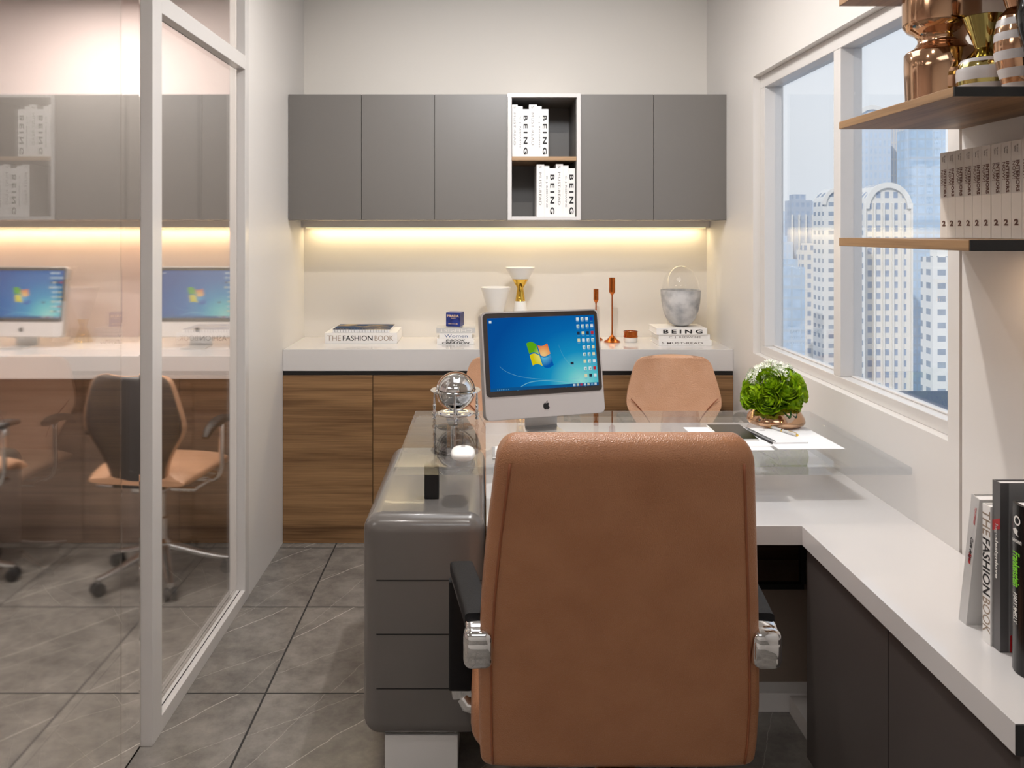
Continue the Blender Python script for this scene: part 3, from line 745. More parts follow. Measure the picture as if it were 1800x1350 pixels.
def computer(label, loc, yaw, tilt, group, lift=0.05):
    t = thing('desktop_computer', label, 'computer', loc, (0, 0, yaw), group)
    T = Matrix.Translation((0, 0, lift)) @ Matrix.Rotation(-tilt, 4, 'X')
    def put(o): o.matrix_local = T; return o
    b = nb(); prism(b, rrect(-W / 2, W / 2, 0, H_, .018), .0, .026, 'XZ'); prism(b, rrect(-W / 2 + .02, W / 2 - .02, .02, H_ - .02, .03), .026, .040, 'XZ')
    body = put(obj('body', b, side_m, t, True, angle=40))
    b = nb(); prism(b, rrect(-W / 2 + .0015, W / 2 - .0015, .0015, H_ - .0015, .0165), -.0012, .001, 'XZ'); front = put(obj('front_panel', b, body_m, t, True, angle=40))
    zb = .213 * H_
    b = nb(); prism(b, rrect(-W / 2 + .006, W / 2 - .006, zb, H_ - .005, .013), -.0026, -.0010, 'XZ'); put(obj('bezel', b, bez, t, True, angle=40))
    x0, x1, z0, z1 = -W / 2 + .020, W / 2 - .018, zb + .017, H_ - .020
    b = nb(); box(b, x0, x1, -.0031, -.0027, z0, z1); scn = put(obj('screen', b, M['screen'], t))
    # desktop picture details
    b = nb()
    cx, cz, s_ = -.012, .195, .036
    def flag(u, v):
        x = (u - .5) * 2 * s_; z = (v - .5) * 2 * s_ * .98
        z += .0065 * math.sin((u * 1.05 + .02) * 2 * PI) + (0.5 - u) * .004
        x += (0.5 - v) * .018
        return cx + x, cz + z
    for mi, (u0, u1, v0, v1) in enumerate(((0, .47, .53, 1), (.53, 1, .53, 1), (0, .47, 0, .47), (.53, 1, 0, .47))):
        N = 8
        g = [[b.verts.new((*[flag(u0 + (u1 - u0) * i / N, v0 + (v1 - v0) * j / N)[0]], -.0034, flag(u0 + (u1 - u0) * i / N, v0 + (v1 - v0) * j / N)[1])) for j in range(N + 1)] for i in range(N + 1)]
        for i in range(N):
            for j in range(N):
                f = b.faces.new((g[i][j], g[i + 1][j], g[i + 1][j + 1], g[i][j + 1])); f.material_index = mi
    lg_ = obj('window_logo', b, PM, scn)
    b = nb()
    def quad(xa, xb, za, zb_, mi): 
        f = b.faces.new([b.verts.new(p) for p in ((xa, -.0034, za), (xb, -.0034, za), (xb, -.0034, zb_), (xa, -.0034, zb_))]); f.material_index = mi
    quad(x0, x1, z0, z0 + .010, 6)
    rows = [(4, (0, 1, 0, 8)), (4, (1, 1, 1, 0)), (4, (3, 5, 3, 4)), (4, (5, 0, 1, 1)), (3, (1, 1, 5)), (3, (1, 1, 5)), (3, (5, 1, 0)), (3, (1, 1, 4)), (3, (5, 3, 0))]
    dz = (z1 - z0 - .02) / 9.1; dx = .0165
    for r_i, (n_, cs) in enumerate(rows):
        zc = z1 - .012 - dz * r_i
        for c_i in range(n_):
            xc = x1 - .010 - dx * (n_ - 1 - c_i)
            quad(xc - .0048, xc + .0048, zc - .005, zc + .005, 0 if cs[c_i] in (1,) else cs[c_i])
            if cs[c_i] == 1: quad(xc - .001, xc + .004, zc - .004, zc + .002, 1)
            quad(xc - .0045, xc + .0045, zc - .0095, zc - .008, 2)
    quad(x0 + .006, x0 + .014, z1 - .016, z1 - .008, 0); quad(.092, .103, .160, .168, 3); quad(.092, .103, .155, .157, 2)
    for k in range(7): quad(x1 - .09 + .0125 * k, x1 - .082 + .0125 * k, z0 + .002, z0 + .009, (0, 5, 4, 0, 5, 2, 0)[k])
    for k in range(7): quad(x0 + .022 + .006 * k, x0 + .0245 + .006 * k, z0 + .003, z0 + .006, 2)
    for (p0, p1, p2, wd) in (((-.095, .087), (-.06, .135), (.10, .098), .0010), ((.055, .225), (.07, .15), (.165, .115), .0005), ((.07, .087), (.10, .125), (.14, .087), .0005), ((-.15, .165), (-.10, .11), (.12, .115), .0004)):
        pts = arc((p0[0], -.0033, p0[1]), (p1[0], -.0033, p1[1]), (p2[0], -.0033, p2[1]), 20)
        for a, c in zip(pts, pts[1:]):
            f = b.faces.new([b.verts.new(p) for p in (a + Vector((0, 0, -wd)), c + Vector((0, 0, -wd)), c + Vector((0, 0, wd)), a + Vector((0, 0, wd)))]); f.material_index = 7
    for f in b.faces:
        if f.normal.y > 0: f.normal_flip()
    obj('desktop_icons', b, IC, scn)['kind'] = 'stuff'
    # bitten apple emblem
    ap = [(0, .80), (.10, .845), (.22, .87), (.34, .84), (.44, .76), (.36, .68), (.315, .57), (.32, .45), (.38, .34), (.47, .27), (.42, .14), (.33, .03), (.23, -.03), (.13, -.01), (0, .03), (-.13, -.01), (-.23, -.03), (-.33, .05), (-.43, .22), (-.47, .42), (-.45, .62), (-.36, .78), (-.24, .86), (-.12, .85)]
    a_s = .0225
    b = nb(); prism(b, [(x * a_s, .034 + (z - .42) * a_s) for x, z in ap], -.0022, -.0011, 'XZ')
    lf = [(.0, .90), (.02, 1.02), (.10, 1.12), (.20, 1.16), (.19, 1.05), (.11, .95)]
    prism(b, [((x - .0) * a_s, .034 + (z - .42) * a_s) for x, z in lf], -.0022, -.0011, 'XZ'); put(obj('emblem', b, M['ink'], t))
    # bent metal foot
    b = nb()
    P = [(.040, lift + .085), (.044, lift + .05), (.050, .03), (.052, .012), (.045, .004), (.02, .003), (-.075, .003)]
    for i, (a, c) in enumerate(zip(P, P[1:])):
        d = Vector((c[0] - a[0], c[1] - a[1])).normalized(); nx, nz = -d.y * .0022, d.x * .0022
        h0 = .055; prism(b, [(a[0] + nx, a[1] + nz), (c[0] + nx, c[1] + nz), (c[0] - nx, c[1] - nz), (a[0] - nx, a[1] - nz)], -h0, h0, 'YZ')
    o = obj('stand', b, M['alu'], t)
    return t
c1 = computer('silver all-in-one computer with a lit blue desktop on the glass desk', (0.199, 2.619, ZG + .0005), R(17.9), R(9.5), 'all-in-one computers')
c2 = dup(c1, 'silver computer behind the glass partition, between the white post and the solid wall', (-1.366, 3.93, ZC), (0, 0, 0))
c3 = dup(c1, 'silver computer behind the glass panel at the far left edge', (-2.205, 3.93, ZC), (0, 0, R(-3)))

# ------------------------------------------------------------------ things on the glass desk
b = nb()
rings = []
for i in range(11):
    a = PI * i / 10; f = math.sin(a) ** .55 if 0 < i < 10 else .12
    y = -.052 * math.cos(a)
    rings.append([(x, y, .014 + z) for x, z in sup(28, .034 * f ** .8, .0155 * f, 2.6)])
loft(b, rings)
ms = thing('computer_mouse', 'white computer mouse on the glass desk top', 'mouse', (-.0595, 2.325, ZG + .0005))
obj('body', b, M['white_plastic'], ms, True)
b = nb(); box(b, -.006, .006, .015, .022, .0275, .0300, .001, 1); obj('wheel', b, M['ink_grey'], ms)

kb = thing('keyboard', 'flat white keyboard on the glass desk, mostly hidden behind the tan chair', 'keyboard', (.20, 2.37, ZG + .0005))
b = nb(); box(b, -.177, .177, -.062, .062, 0, .006, .002, 2); obj('body', b, M['alu'], kb)
b = nb()
for r_i in range(6):
    for k in range(18):
        x = -.168 + k * .0188; y = .045 - r_i * .0188; box(b, x, x + .0162, y - .0075, y + .0085, .006, .0078)
o = obj('keycaps', b, M['white_plastic'], kb); o['kind'] = 'stuff'; o['label'] = 'white keys'

# desk globe
gl = thing('desk_globe', 'polished chrome globe in a four-legged ring stand on the glass desk', 'globe', (-.0965, 2.80, ZG + .0005))
b = nb(); bmesh.ops.create_uvsphere(b, u_segments=64, v_segments=40, radius=.060, matrix=Matrix.Translation((0, 0, .097))); obj('sphere', b, M['chrome'], gl, True)
b = nb()
N = 64; pr = [(.0625, -.004), (.0665, -.004), (.0665, .004), (.0625, .004)]
g = [[b.verts.new((math.cos(2 * PI * k / N) * r, y, .097 + math.sin(2 * PI * k / N) * r)) for r, y in pr] for k in range(N)]
for k in range(N):
    for j in range(4): b.faces.new((g[k][j], g[(k + 1) % N][j], g[(k + 1) % N][(j + 1) % 4], g[k][(j + 1) % 4]))
mr = obj('meridian_ring', b, M['chrome'], gl, True, angle=40); mr.rotation_euler = (0, 0, R(8))
b = nb(); lathe(b, [(.069, .099), (.084, .099), (.085, .101), (.084, .103), (.069, .103), (.069, .099)], 64, cap=False); obj('horizon_ring', b, M['chrome'], gl, True, angle=40)
b = nb(); lathe(b, [(0, .0195), (.060, .0195), (.0635, .022), (.062, .0245), (.045, .0245), (.043, .0235), (0, .0235)], 64, cap=False); obj('base_plate', b, M['gold_pale'] if False else M['chrome'], gl, True, angle=40)
for k in range(4):
    a = PI / 2 * k; cx, cy = .072 * math.cos(a), .072 * math.sin(a)
    b = nb(); lathe(b, [(.002, 0), (.0065, .003), (.0065, .008), (.003, .011), (.0055, .014), (.0055, .018), (.0085, .0185), (.0085, .0235), (.0055, .024), (.006, .030), (.004, .034), (.0048, .037), (.0048, .046), (.0058, .0475), (.0058, .0505), (.004, .052), (.0042, .066), (.0028, .09), (.004, .0985)], 16, cx, cy); obj('leg', b, M['chrome'], gl, True, angle=45)

# papers, note pad, tablet, pen
zt = ZG + .0006
def sheet(name, label, pts, z0, th, m, cat, group=None):
    cx = sum(p[0] for p in pts) / len(pts); cy = sum(p[1] for p in pts) / len(pts)
    b = nb(); prism(b, [(x - cx, y - cy) for x, y in pts], 0, th, 'XY'); o = obj(name, b, m, loc=(cx, cy, z0)); tag(o, label, cat, group); return o
sheet('paper_sheet', 'large white paper sheet lying under the ringed note pad, right end of the glass desk', [(.8626, 2.420), (1.059, 2.424), (1.046, 2.687), (.850, 2.682)], zt, .0006, M['paper'], 'paper', 'paper sheets on the desk')
sheet('paper_sheet', 'white paper sheet left of the others, partly under the black tablet', [(.655, 2.455), (.858, 2.455), (.846, 2.69), (.648, 2.69)], zt, .0006, M['paper'], 'paper', 'paper sheets on the desk')
sheet('paper_sheet', 'white paper sheet peeking out beside the top corner of the tan chair back', [(.70, 2.405), (.846, 2.409), (.848, 2.452), (.70, 2.452)], zt, .0006, M['paper'], 'paper', 'paper sheets on the desk')
tb = thing('tablet', 'black tablet with pale sides lying left of the ringed note pad', 'tablet', (.7805, 2.605, zt + .0008))
b = nb(); box(b, -.055, .055, -.095, .095, 0, .006, .002, 2); obj('body', b, M['white_plastic'], tb)
b = nb(); box(b, -.0535, .0535, -.0935, .0935, .0061, .0068); obj('screen', b, M['cover_black'], tb)
npd = thing('note_pad', 'open ringed note pad with faintly lined pages on the glass desk', 'note pad', (.905, 2.57, zt + .0008), (0, 0, 0))
b = nb(); prism(b, [(-.034, -.093), (.068, -.087), (.044, .076), (-.062, .074)], 0, .0045, 'XY'); obj('page', b, M['paper'], npd)
b = nb()
for k in range(15):
    f = .06 + k / 19.5; xl = -.036 - .03 * f; xr = .066 - .028 * f; y = -.09 + .185 * f
    b.faces.new([b.verts.new(p) for p in ((xl + .008, y, .0047), (xr - .006, y + .006, .0047), (xr - .006, y + .0066, .0047), (xl + .008, y + .0006, .0047))])
obj('ruled_lines', b, mat('pale_ruling', (206, 208, 214), .6), npd)
b = nb(); box(b, -.03, -.012, .056, .063, .0046, .0049); obj('printed_mark', b, M['ink_grey'], npd)
b = nb()
for k in range(26):
    f = k / 25; c = Vector((-.036 - .030 * f, -.09 + .162 * f, .004)); tube(b, [c + Vector((.006 * math.cos(a), 0, .006 * math.sin(a))) for a in [2 * PI * i / 10 for i in range(10)]], .0008, 5, closed=True)
obj('ring_binding', b, M['rubber'], npd, True)
b = nb(); prism(b, [(-.044, -.094), (-.040, -.094), (-.0695, .075), (-.0735, .075)], .0, .0045, 'XY'); obj('binding_edge', b, M['ink'], npd)

pn = thing('pen', 'slim silver and gold pen lying across the open note pad', 'pen', (.94, 2.606, zt + .0103))
d_ = Vector((.965 - .914, 2.54 - 2.67, 0)).normalized(); q_ = Vector((0, 0, 1)).rotation_difference(d_); pn.rotation_mode = 'QUATERNION'; pn.rotation_quaternion = q_
b = nb(); lathe(b, [(0.0015, -.055), (.0042, -.05), (.0045, 0)], 16); lathe(b, [(.0046, .002), (.0044, .06), (.0035, .064)], 16); obj('barrel', b, M['cover_silver'], pn, True, angle=40)
b = nb(); lathe(b, [(.005, -.002), (.005, .002)], 16); lathe(b, [(.005, -.05), (.005, -.047)], 16); lathe(b, [(.004, .064), (.004, .067)], 16); obj('trim_ring', b, M['gold'], pn, True, angle=40)
b = nb(); lathe(b, [(.0, -.068), (.0025, -.055)], 12, cap=False); obj('tip', b, M['ink'], pn, True)
b = nb(); box(b, -.001, .001, .0048, .0062, .025, .062); obj('clip', b, M['gold'], pn)

# flower arrangement
FX, FY, FZ = .965, 2.735, ZG + .0005
fa = thing('flower_arrangement', 'green roses and white blossoms in a low copper bowl on the glass desk', 'flowers', (FX, FY, FZ))
b = nb(); lathe(b, [(.070, 0), (.088, .006), (.0925, .013), (.090, .026), (.078, .046), (.062, .062), (.055, .066), (.052, .064), (.06, .056), (.07, .04), (.0, .03)], 56, cap=False); obj('bowl', b, M['copper'], fa, True)
def rose(seed, rad):
    """nested cupped petals, closed at the heart and opening outwards"""
    rnd = random.Random(seed); b = nb()
    for ring, (npet, rho, top, bot, half) in enumerate(((2, .20, 12, 80, 80), (3, .30, 20, 90, 62), (4, .43, 30, 96, 52), (5, .57, 40, 104, 46), (5, .72, 50, 110, 46), (6, .87, 58, 118, 40), (6, 1.02, 68, 122, 38))):
        for k in range(npet):
            az = 360 * (k + .37 * ring) / npet + rnd.uniform(-8, 8); N = 7
            tp = top + rnd.uniform(-6, 8); r0 = rho * rnd.uniform(.95, 1.05); g = []
            for i in range(N + 1):
                row = []; u = -1 + 2 * i / N
                for j in range(N + 1):
                    v = j / N
                    th = R(bot + (tp + 10 * u * u * (1 + .3 * math.sin(3 * u + seed + k)) - bot) * v)
                    ph = R(az + half * u * (.55 + .45 * math.sin(PI * min(v * .75 + .12, 1))))
                    q = rad * (r0 + .05 * u + (.13 * max(0, v - .72) / .28 + .02 * math.sin(6 * u + k)) * (.5 + ring * .14))
                    row.append(b.verts.new((q * math.sin(th) * math.cos(ph), q * math.sin(th) * math.sin(ph), q * math.cos(th) * .80 + rad * (.34 - .055 * ring))))
                g.append(row)
            for i in range(N):
                for j in range(N): b.faces.new((g[i][j], g[i + 1][j], g[i + 1][j + 1], g[i][j + 1]))
    bmesh.ops.create_uvsphere(b, u_segments=10, v_segments=8, radius=rad * .15, matrix=Matrix.Translation((0, 0, rad * .36)))
    return b
rosemesh = []
for sd in range(4):
    o = obj('rose', rose(sd, .038), M['petal'], fa, True); rosemesh.append(o.data)
    bpy.data.objects.remove(o)
C0 = Vector((0, 0, .088))
def place_head(px, py, depth, sc_=1.0, me=None, name='rose'):
    """flower head at photo direction, on the dome of the bouquet"""
    Y = FY + depth; X = (px - 851) / 1453 * Y; Z = 1.458 - (py - 407) / 1453 * Y
    p = Vector((X - FX, Y - FY, Z - FZ)); d = (p - C0).normalized()
    o = bpy.data.objects.new(name, me); C.objects.link(o); o.parent = fa
    o.location = p - d * (.020 if name == 'rose' else .018) * sc_; o.rotation_mode = 'QUATERNION'; o.rotation_quaternion = Vector((0, 0, 1)).rotation_difference(d); o.scale = (sc_,) * 3
for i, (px, py, dp, s) in enumerate(((1318, 690, -.05, 1.12), (1349, 667, -.075, 1.08), (1386, 679, -.085, 1.12), (1347, 704, -.095, 1.02), (1399, 658, -.03, 1.0), (1415, 681, -.01, 1.0), (1409, 703, -.05, .92),
                                     (1312, 668, .01, .92), (1305, 702, -.01, .8), (1400, 668, .06, 1.0), (1315, 680, .07, 1.0), (1360, 655, .07, .9), (1378, 706, -.07, .75))):
    place_head(px, py, dp, s, rosemesh[i % 4])
bm = nb(); bmesh.ops.create_uvsphere(bm, u_segments=20, v_segments=14, radius=.052, matrix=Matrix.Translation((0, 0, .088))); bmesh.ops.scale(bm, vec=(1, 1, .8), verts=bm.verts, space=Matrix.Translation((0, 0, -.088))); obj('foliage_core', bm, M['leaf'], fa, True)
def leafm(b, p, az, el, ln, wd):
    N = 5; Mx = Matrix.Translation(p) @ Matrix.Rotation(az, 4, 'Z') @ Matrix.Rotation(el, 4, 'Y'); g = []
    for i in range(N + 1):
        f = i / N; w = wd * math.sin(PI * (f * .92 + .04)) ** .8; z = -.25 * ln * f * f
        g.append([b.verts.new(Mx @ Vector((ln * f, -w, z + .15 * w))), b.verts.new(Mx @ Vector((ln * f, 0, z))), b.verts.new(Mx @ Vector((ln * f, w, z + .15 * w)))])
    for i in range(N):
        for j in range(2): b.faces.new((g[i][j], g[i][j + 1], g[i + 1][j + 1], g[i + 1][j]))
rl = random.Random(3)
for k in range(18):
    b = nb(); az = 2 * PI * k / 18 + rl.uniform(-.1, .1); leafm(b, Vector((.04 * math.cos(az), .04 * math.sin(az), .068)), az, R(18 + rl.uniform(-8, 22)), .046 + rl.uniform(0, .012), .015); obj('leaf', b, M['leaf'], fa, True)
def umbel(seed):
    rnd = random.Random(seed); b = nb()
    for k in range(34):
        z = rnd.uniform(.0, 1); a = rnd.uniform(0, 2 * PI); rxy = math.sqrt(1 - z * z); d = Vector((rxy * math.cos(a), rxy * math.sin(a), z * 1.0)); p = d * .026
        tube(b, [d * .004, p], .0006, 4, mi=1)
        q = Vector((0, 0, 1)).rotation_difference(d)
        for j in range(6):
            aj = 2 * PI * j / 6 + rnd.uniform(0, .5); u = q @ Vector((math.cos(aj), math.sin(aj), .55)); v = q @ Vector((-math.sin(aj), math.cos(aj), 0))
            b.faces.new([b.verts.new(x) for x in (p, p + u * .0045 + v * .0016, p + u * .0085, p + u * .0045 - v * .0016)])
    tube(b, [(0, 0, -.03), (0, 0, .003)], .001, 5, mi=1)
    return b
um = []
for sd in range(2):
    o = obj('blossom', umbel(sd), [M['blossom'], M['stem_pale']], fa); um.append(o.data); bpy.data.objects.remove(o)
for i, (px, py, dp, s) in enumerate(((1326, 654, -.03, 1.25), (1352, 641, -.02, 1.3), (1378, 644, -.01, 1.25), (1372, 655, -.05, 1.1), (1340, 646, .05, 1.1), (1320, 660, .01, 1.0))):
    place_head(px, py, dp, s, um[i % 2], 'blossom')

# ------------------------------------------------------------------ books
def book(name, label, loc, rot, Ln, Dp_, T, cover, group=None, round_=0, cov=.002, pages=True):
    """spine on the face y=0 (looking to -y), spine length along x, depth along y, thickness along z; origin at a corner"""
    t = thing(name, label, 'book', loc, rot, group)
    b = nb()
    if round_:
        prism(b, [(0 - .006 * math.sin(PI * k / 10), T * k / 10) for k in range(11)] + [(.003, T), (.003, 0)], 0, Ln, 'YZ')
        box(b, 0, Ln, .003, Dp_, 0, cov); box(b, 0, Ln, .003, Dp_, T - cov, T)
    else:
        box(b, 0, Ln, 0, cov, 0, T); box(b, 0, Ln, cov, Dp_, 0, cov); box(b, 0, Ln, cov, Dp_, T - cov, T)
    obj('cover', b, cover, t)
    if pages:
        b = nb(); box(b, .003, Ln - .003, cov + .0005, Dp_ - .003, cov, T - cov); obj('pages', b, M['paper'], t)
    return t
UXv, UYv = (1, 0, 0), (0, 0, 1)
def spine(t, s, x, z, w, h, m, bold=0, shear=0, name='spine_title', y=-.0002):
    return text(name, s, t, (x, y, z), UXv, UYv, w, h, m, bold, shear)
ROTV = (0, R(90), 0)   # standing, spine to the camera, lettering reads downwards
# open shelf box: three upper-left stacks
def shelf_book(kind, px0, px1, ytop, ybase, zbase, label, group, Y=3.998):
    x0 = (px0 - 851) / 1453 * Y; x1 = (px1 - 851) / 1453 * Y - .0004; top = 1.458 + (407 - ytop) / 1453 * Y; L_ = top - zbase; T = x1 - x0
    t = book('book', label, (x0, Y, zbase + L_), ROTV, L_, .17, T, M['cover_white'], group)
    if kind == 'must': spine(t, '5  MUST-READ', .03 * L_, T * .30, L_ * .75, T * .34, M['ink_grey'], .0)
    if kind == 'red': spine(t, 'C. J. REDWINE', .20 * L_, T * .30, L_ * .62, T * .36, M['ink'])
    if kind == 'being': spine(t, 'B E I N G', .13 * L_, T * .12, L_ * .82, T * .66, M['ink'], .035)
zs_ = ZU0 + SZ + .0205; zl_ = ZU0 + .0175
G1, G2 = 'white books on the upper level of the open shelf box', 'white books on the lower level of the open shelf box'
for kind, a, c, yt, lb in (('must', 900.3, 910, 184, 'tall white book with thin grey title, first at the left of the upper shelf level'), ('red', 910, 919, 187, 'narrow white book with small serif title, left one on the upper shelf level'),
                       ('being', 919, 930, 192, 'white book with bold black title, left one on the upper shelf level'), ('must', 930, 944, 184, 'tall white book with thin grey title, in the middle of the upper shelf level'),
                       ('red', 944, 952.3, 187, 'narrow white book with small serif title, right one on the upper shelf level'), ('being', 952.3, 964, 192, 'white book with bold black title, standing last at the right of the upper shelf level')):
    shelf_book(kind, a, c, yt, 273, zs_, lb, G1)
for kind, a, c, yt, lb in (('must', 943.3, 956.8, 289, 'tall white book with thin grey title, first at the left of the lower shelf level'), ('red', 956.8, 965.8, 291.5, 'narrow white book with small serif title, left one on the lower shelf level'),
                       ('being', 965.8, 977, 296, 'white book with bold black title, left one on the lower shelf level'), ('must', 977, 990, 288.5, 'tall white book with thin grey title, in the middle of the lower shelf level'),
                       ('red', 990, 999.5, 291, 'narrow white book with small serif title, right one on the lower shelf level'), ('being', 999.5, 1010.8, 296, 'white book with bold black title, standing last at the right of the lower shelf level')):
    shelf_book(kind, a, c, yt, 380, zl_, lb, G2)

# lying books on the counter
z = ZC + .0005
t = book('book', 'large white book lying on the counter under the blue-covered ring book', (-.782, 4.06, z), (0, 0, 0), .352, .24, .053, M['cover_white'])
spine(t, 'THE', .012, .014, .066, .026, M['ink_tan']); spine(t, 'FASHION', .088, .014, .146, .026, M['ink'], .01); spine(t, 'BOOK', .244, .014, .092, .026, M['ink_tan'])
b = nb(); box(b, .3515, .3535, .004, .236, .004, .049); obj('page_edge', b, M['paper'], t)
nk = thing('ring_book', 'ring-bound book with a dark blue and gold cover lying on the large white book', 'book', (-.745, 4.065, z + .0535))
b = nb(); box(b, 0, .278, .004, .215, 0, .015); obj('pages', b, M['paper'], nk)
b = nb(); box(b, 0, .282, .002, .217, .0151, .0175, .0005, 1); obj('cover', b, M['art_cover'], nk)
b = nb()
for k in range(20): tube(b, [(.012 + .0135 * k, .004 + .0075 * math.cos(a), .009 + .0085 * math.sin(a)) for a in [2 * PI * i / 10 for i in range(10)]], .0009, 5, closed=True)
obj('ring_binding', b, M['cover_midgrey'], nk, True)

def lying(px0, px1, Y, z0, T, Dp_, lines, label, group, cover=None, name='book'):
    x0 = (px0 - 851) / 1453 * Y; L_ = (px1 - px0) / 1453 * Y
    t = book(name, label, (x0, Y, z0), (0, 0, 0), L_, Dp_, T, cover or M['cover_white'], group, pages=True)
    for (s, fx, fw, fz, fh, m, bold, shr) in lines: spine(t, s, fx * L_, fz * T, fw * L_, fh * T, m, bold, shr)
    return t
GS = 'stack of small white books under the blue box'
lying(768, 833, 4.03, z, .029, .15, (('E-BOOK', .24, .52, .52, .34, M['ink'], .02, .2), ('CREATION', .14, .74, .08, .36, M['ink'], .03, .2)), 'white book with black script lettering, lowest of the stack under the blue box', GS)
lying(772, 830, 4.03, z + .0295, .0255, .15, (('Women', .16, .70, .18, .58, M['ink_blue'], 0, 0),), 'white book with blue title, in the middle of the stack under the blue box', GS)
t = lying(767, 835, 4.03, z + .0555, .024, .15, (), 'pale grey book with upside-down white title, top of the stack under the blue box', GS, M['cover_silver'])
text('spine_title', 'CHEMIST', t, (.93 * .1886, -.0002, .019), (-1, 0, 0), (0, 0, -1), .86 * .1886, .014, M['ink_white'], 0.0)
bxp = thing('perfume_box', 'small dark blue carton with gold lettering on top of the small white books', 'box', (-.143, 4.07, z + .0800), (0, 0, R(-14)))
b = nb(); box(b, -.030, .030, -.030, .030, 0, .007); obj('base', b, M['white_matt'], bxp)
b = nb(); box(b, -.036, .036, -.036, .036, .0072, .0745, .0005, 1); obj('carton', b, M['navy'], bxp)
bx0 = -.0363
text('lettering', 'PRADA', bxp, (-.030, bx0, .052), UXv, UYv, .060, .0125, M['ink_gold'], .02)
text('lettering', 'MILANO', bxp, (-.010, bx0, .045), UXv, UYv, .024, .004, M['ink_gold'], .0)
b = nb(); box(b, -.010, .018, bx0 - .0003, bx0, .0195, .0210); prism(b, [(.018, .017), (.025, .0203), (.018, .0236)], bx0 - .0003, bx0, 'XZ'); box(b, -.024, -.012, bx0 - .0003, bx0, .0190, .0215); obj('arrow_mark', b, M['ink_gold'], bxp)

GR = 'stack of white books under the concrete pot'
lying(1158, 1251, 3.985, z, .026, .19, (('5 MUST-READ', .05, .78, .28, .42, M['ink_grey'], .01, 0),), 'white book with thin grey title, lowest of the stack under the concrete pot', GR)
lying(1158, 1248, 3.99, z + .0265, .026, .19, (('C. J. REDWINE', .20, .62, .26, .46, M['ink_grey'], .0, 0),), 'white book with small grey title, in the middle of the stack under the concrete pot', GR)
lying(1154, 1243, 3.985, z + .0530, .031, .19, (('B E I N G', .13, .78, .18, .62, M['ink'], .035, 0),), 'white book with bold black title, lying on top of the stack under the concrete pot', GR)

# ------------------------------------------------------------------ ornaments on the counter
def orn(name, label, cat, px, Y, z0=None, group=None):
    return thing(name, label, cat, ((px - 851) / 1453 * Y, Y, z if z0 is None else z0), group=group)
va = orn('vase', 'white flared cone vase with a gold foot, standing left of the taller gold-waisted vase', 'vase', 871.5, 4.13, group='hourglass vases on the counter')
b = nb(); lathe(b, [(.027, .115), (.030, .120), (.075, .272), (.073, .274), (.030, .128), (0, .126)], 48); obj('bowl', b, M['ceramic'], va, True, angle=40)
b = nb(); lathe(b, [(.045, 0), (.043, .004), (.016, .075), (.027, .1148)], 48); obj('foot', b, M['gold'], va, True, angle=40)
vb = orn('vase', 'tall white and gold hourglass vase behind the computer screen', 'vase', 914.5, 4.16, group='hourglass vases on the counter')
def zz(y): return 1.458 - (y - 407) / 1453 * 4.16 - z
k_ = 4.16 / 1453
b = nb(); lathe(b, [(.0420, 0), (.040, .06), (12 * k_, zz(545)), (9.2 * k_, zz(529.2))], 48); obj('base', b, M['ceramic'], vb, True, angle=40)
b = nb(); lathe(b, [(9.2 * k_, zz(529)), (8.6 * k_, zz(528)), (5.5 * k_, zz(506)), (14.5 * k_, zz(490.5))], 48); obj('waist', b, M['gold'], vb, True, angle=40)
b = nb(); lathe(b, [(14.5 * k_, zz(490)), (26 * k_, zz(470)), (25 * k_, zz(469.5)), (12 * k_, zz(487)), (0, zz(487))], 48); obj('cup', b, M['ceramic'], vb, True, angle=40)
def candlestick(px, Y, ytop, cup, hwc, hwb, label):
    t = orn('candle_holder', label, 'candle holder', px, Y, group='copper candle holders'); top = 1.458 - (ytop - 407) / 1453 * Y - z; k = Y / 1453; c = cup * k; wc = hwc * k; wb = hwb * k
    b = nb(); lathe(b, [(wb, 0), (wb, .003), (wb * .55, .016), (.006, .034), (.0045, .045)], 32); obj('foot', b, M['copper_dark'], t, True, angle=50)
    b = nb(); lathe(b, [(.0042, .045), (.0036, .10), (.0036, top - c - .02), (.0045, top - c - .012)], 16); obj('stem', b, M['copper_dark'], t, True, angle=50)
    b = nb(); lathe(b, [(.004, top - c - .013), (wc * .95, top - c), (wc, top - c + .004), (wc, top), (wc * .86, top), (wc * .86, top - .02), (0, top - .02)], 32, cap=False); obj('cup', b, M['copper_dark'], t, True, angle=40)
candlestick(1076, 4.12, 488, 26, 5.3, 14.5, 'tall slender copper candle holder between the computer and the concrete pot')
candlestick(1047.7, 4.20, 508, 20, 4.4, 12, 'short copper candle holder half hidden behind the computer')
t = orn('candle_tin', 'small round candle with a copper band over a white base, on the counter', 'candle', 1108.5, 4.13)
b = nb(); lathe(b, [(.032, 0), (.0335, .002), (.0335, .022)], 40); obj('base', b, M['ceramic'], t, True, angle=40)
b = nb(); lathe(b, [(.0335, .0222), (.036, .024), (.036, .030), (.034, .031), (.034, .050), (.036, .051), (.036, .053), (.033, .0535), (.032, .040), (0, .040)], 40, cap=False); obj('band', b, M['copper_dark'], t, True, angle=40)
b = nb(); lathe(b, [(.031, .0403), (.031, .047), (.004, .046), (.001, .052), (0, .052)], 24, cap=False); obj('wax', b, M['candle'], t, True)
cpz = z + .0845
t = orn('concrete_pot', 'round grey concrete pot with a clear glass dome on the right stack of white books', 'pot', 1196.5, 4.085, cpz)
rp = [(.0001, 0), (.030, .002), (.052, .014), (.070, .038), (.084, .072), (.093, .115), (.0965, .150), (.0975, .178), (.0935, .178), (.088, .12), (.07, .05), (0, .02)]
b = nb(); lathe(b, rp, 64, cap=False); obj('pot', b, M['concrete'], t, True, angle=50)
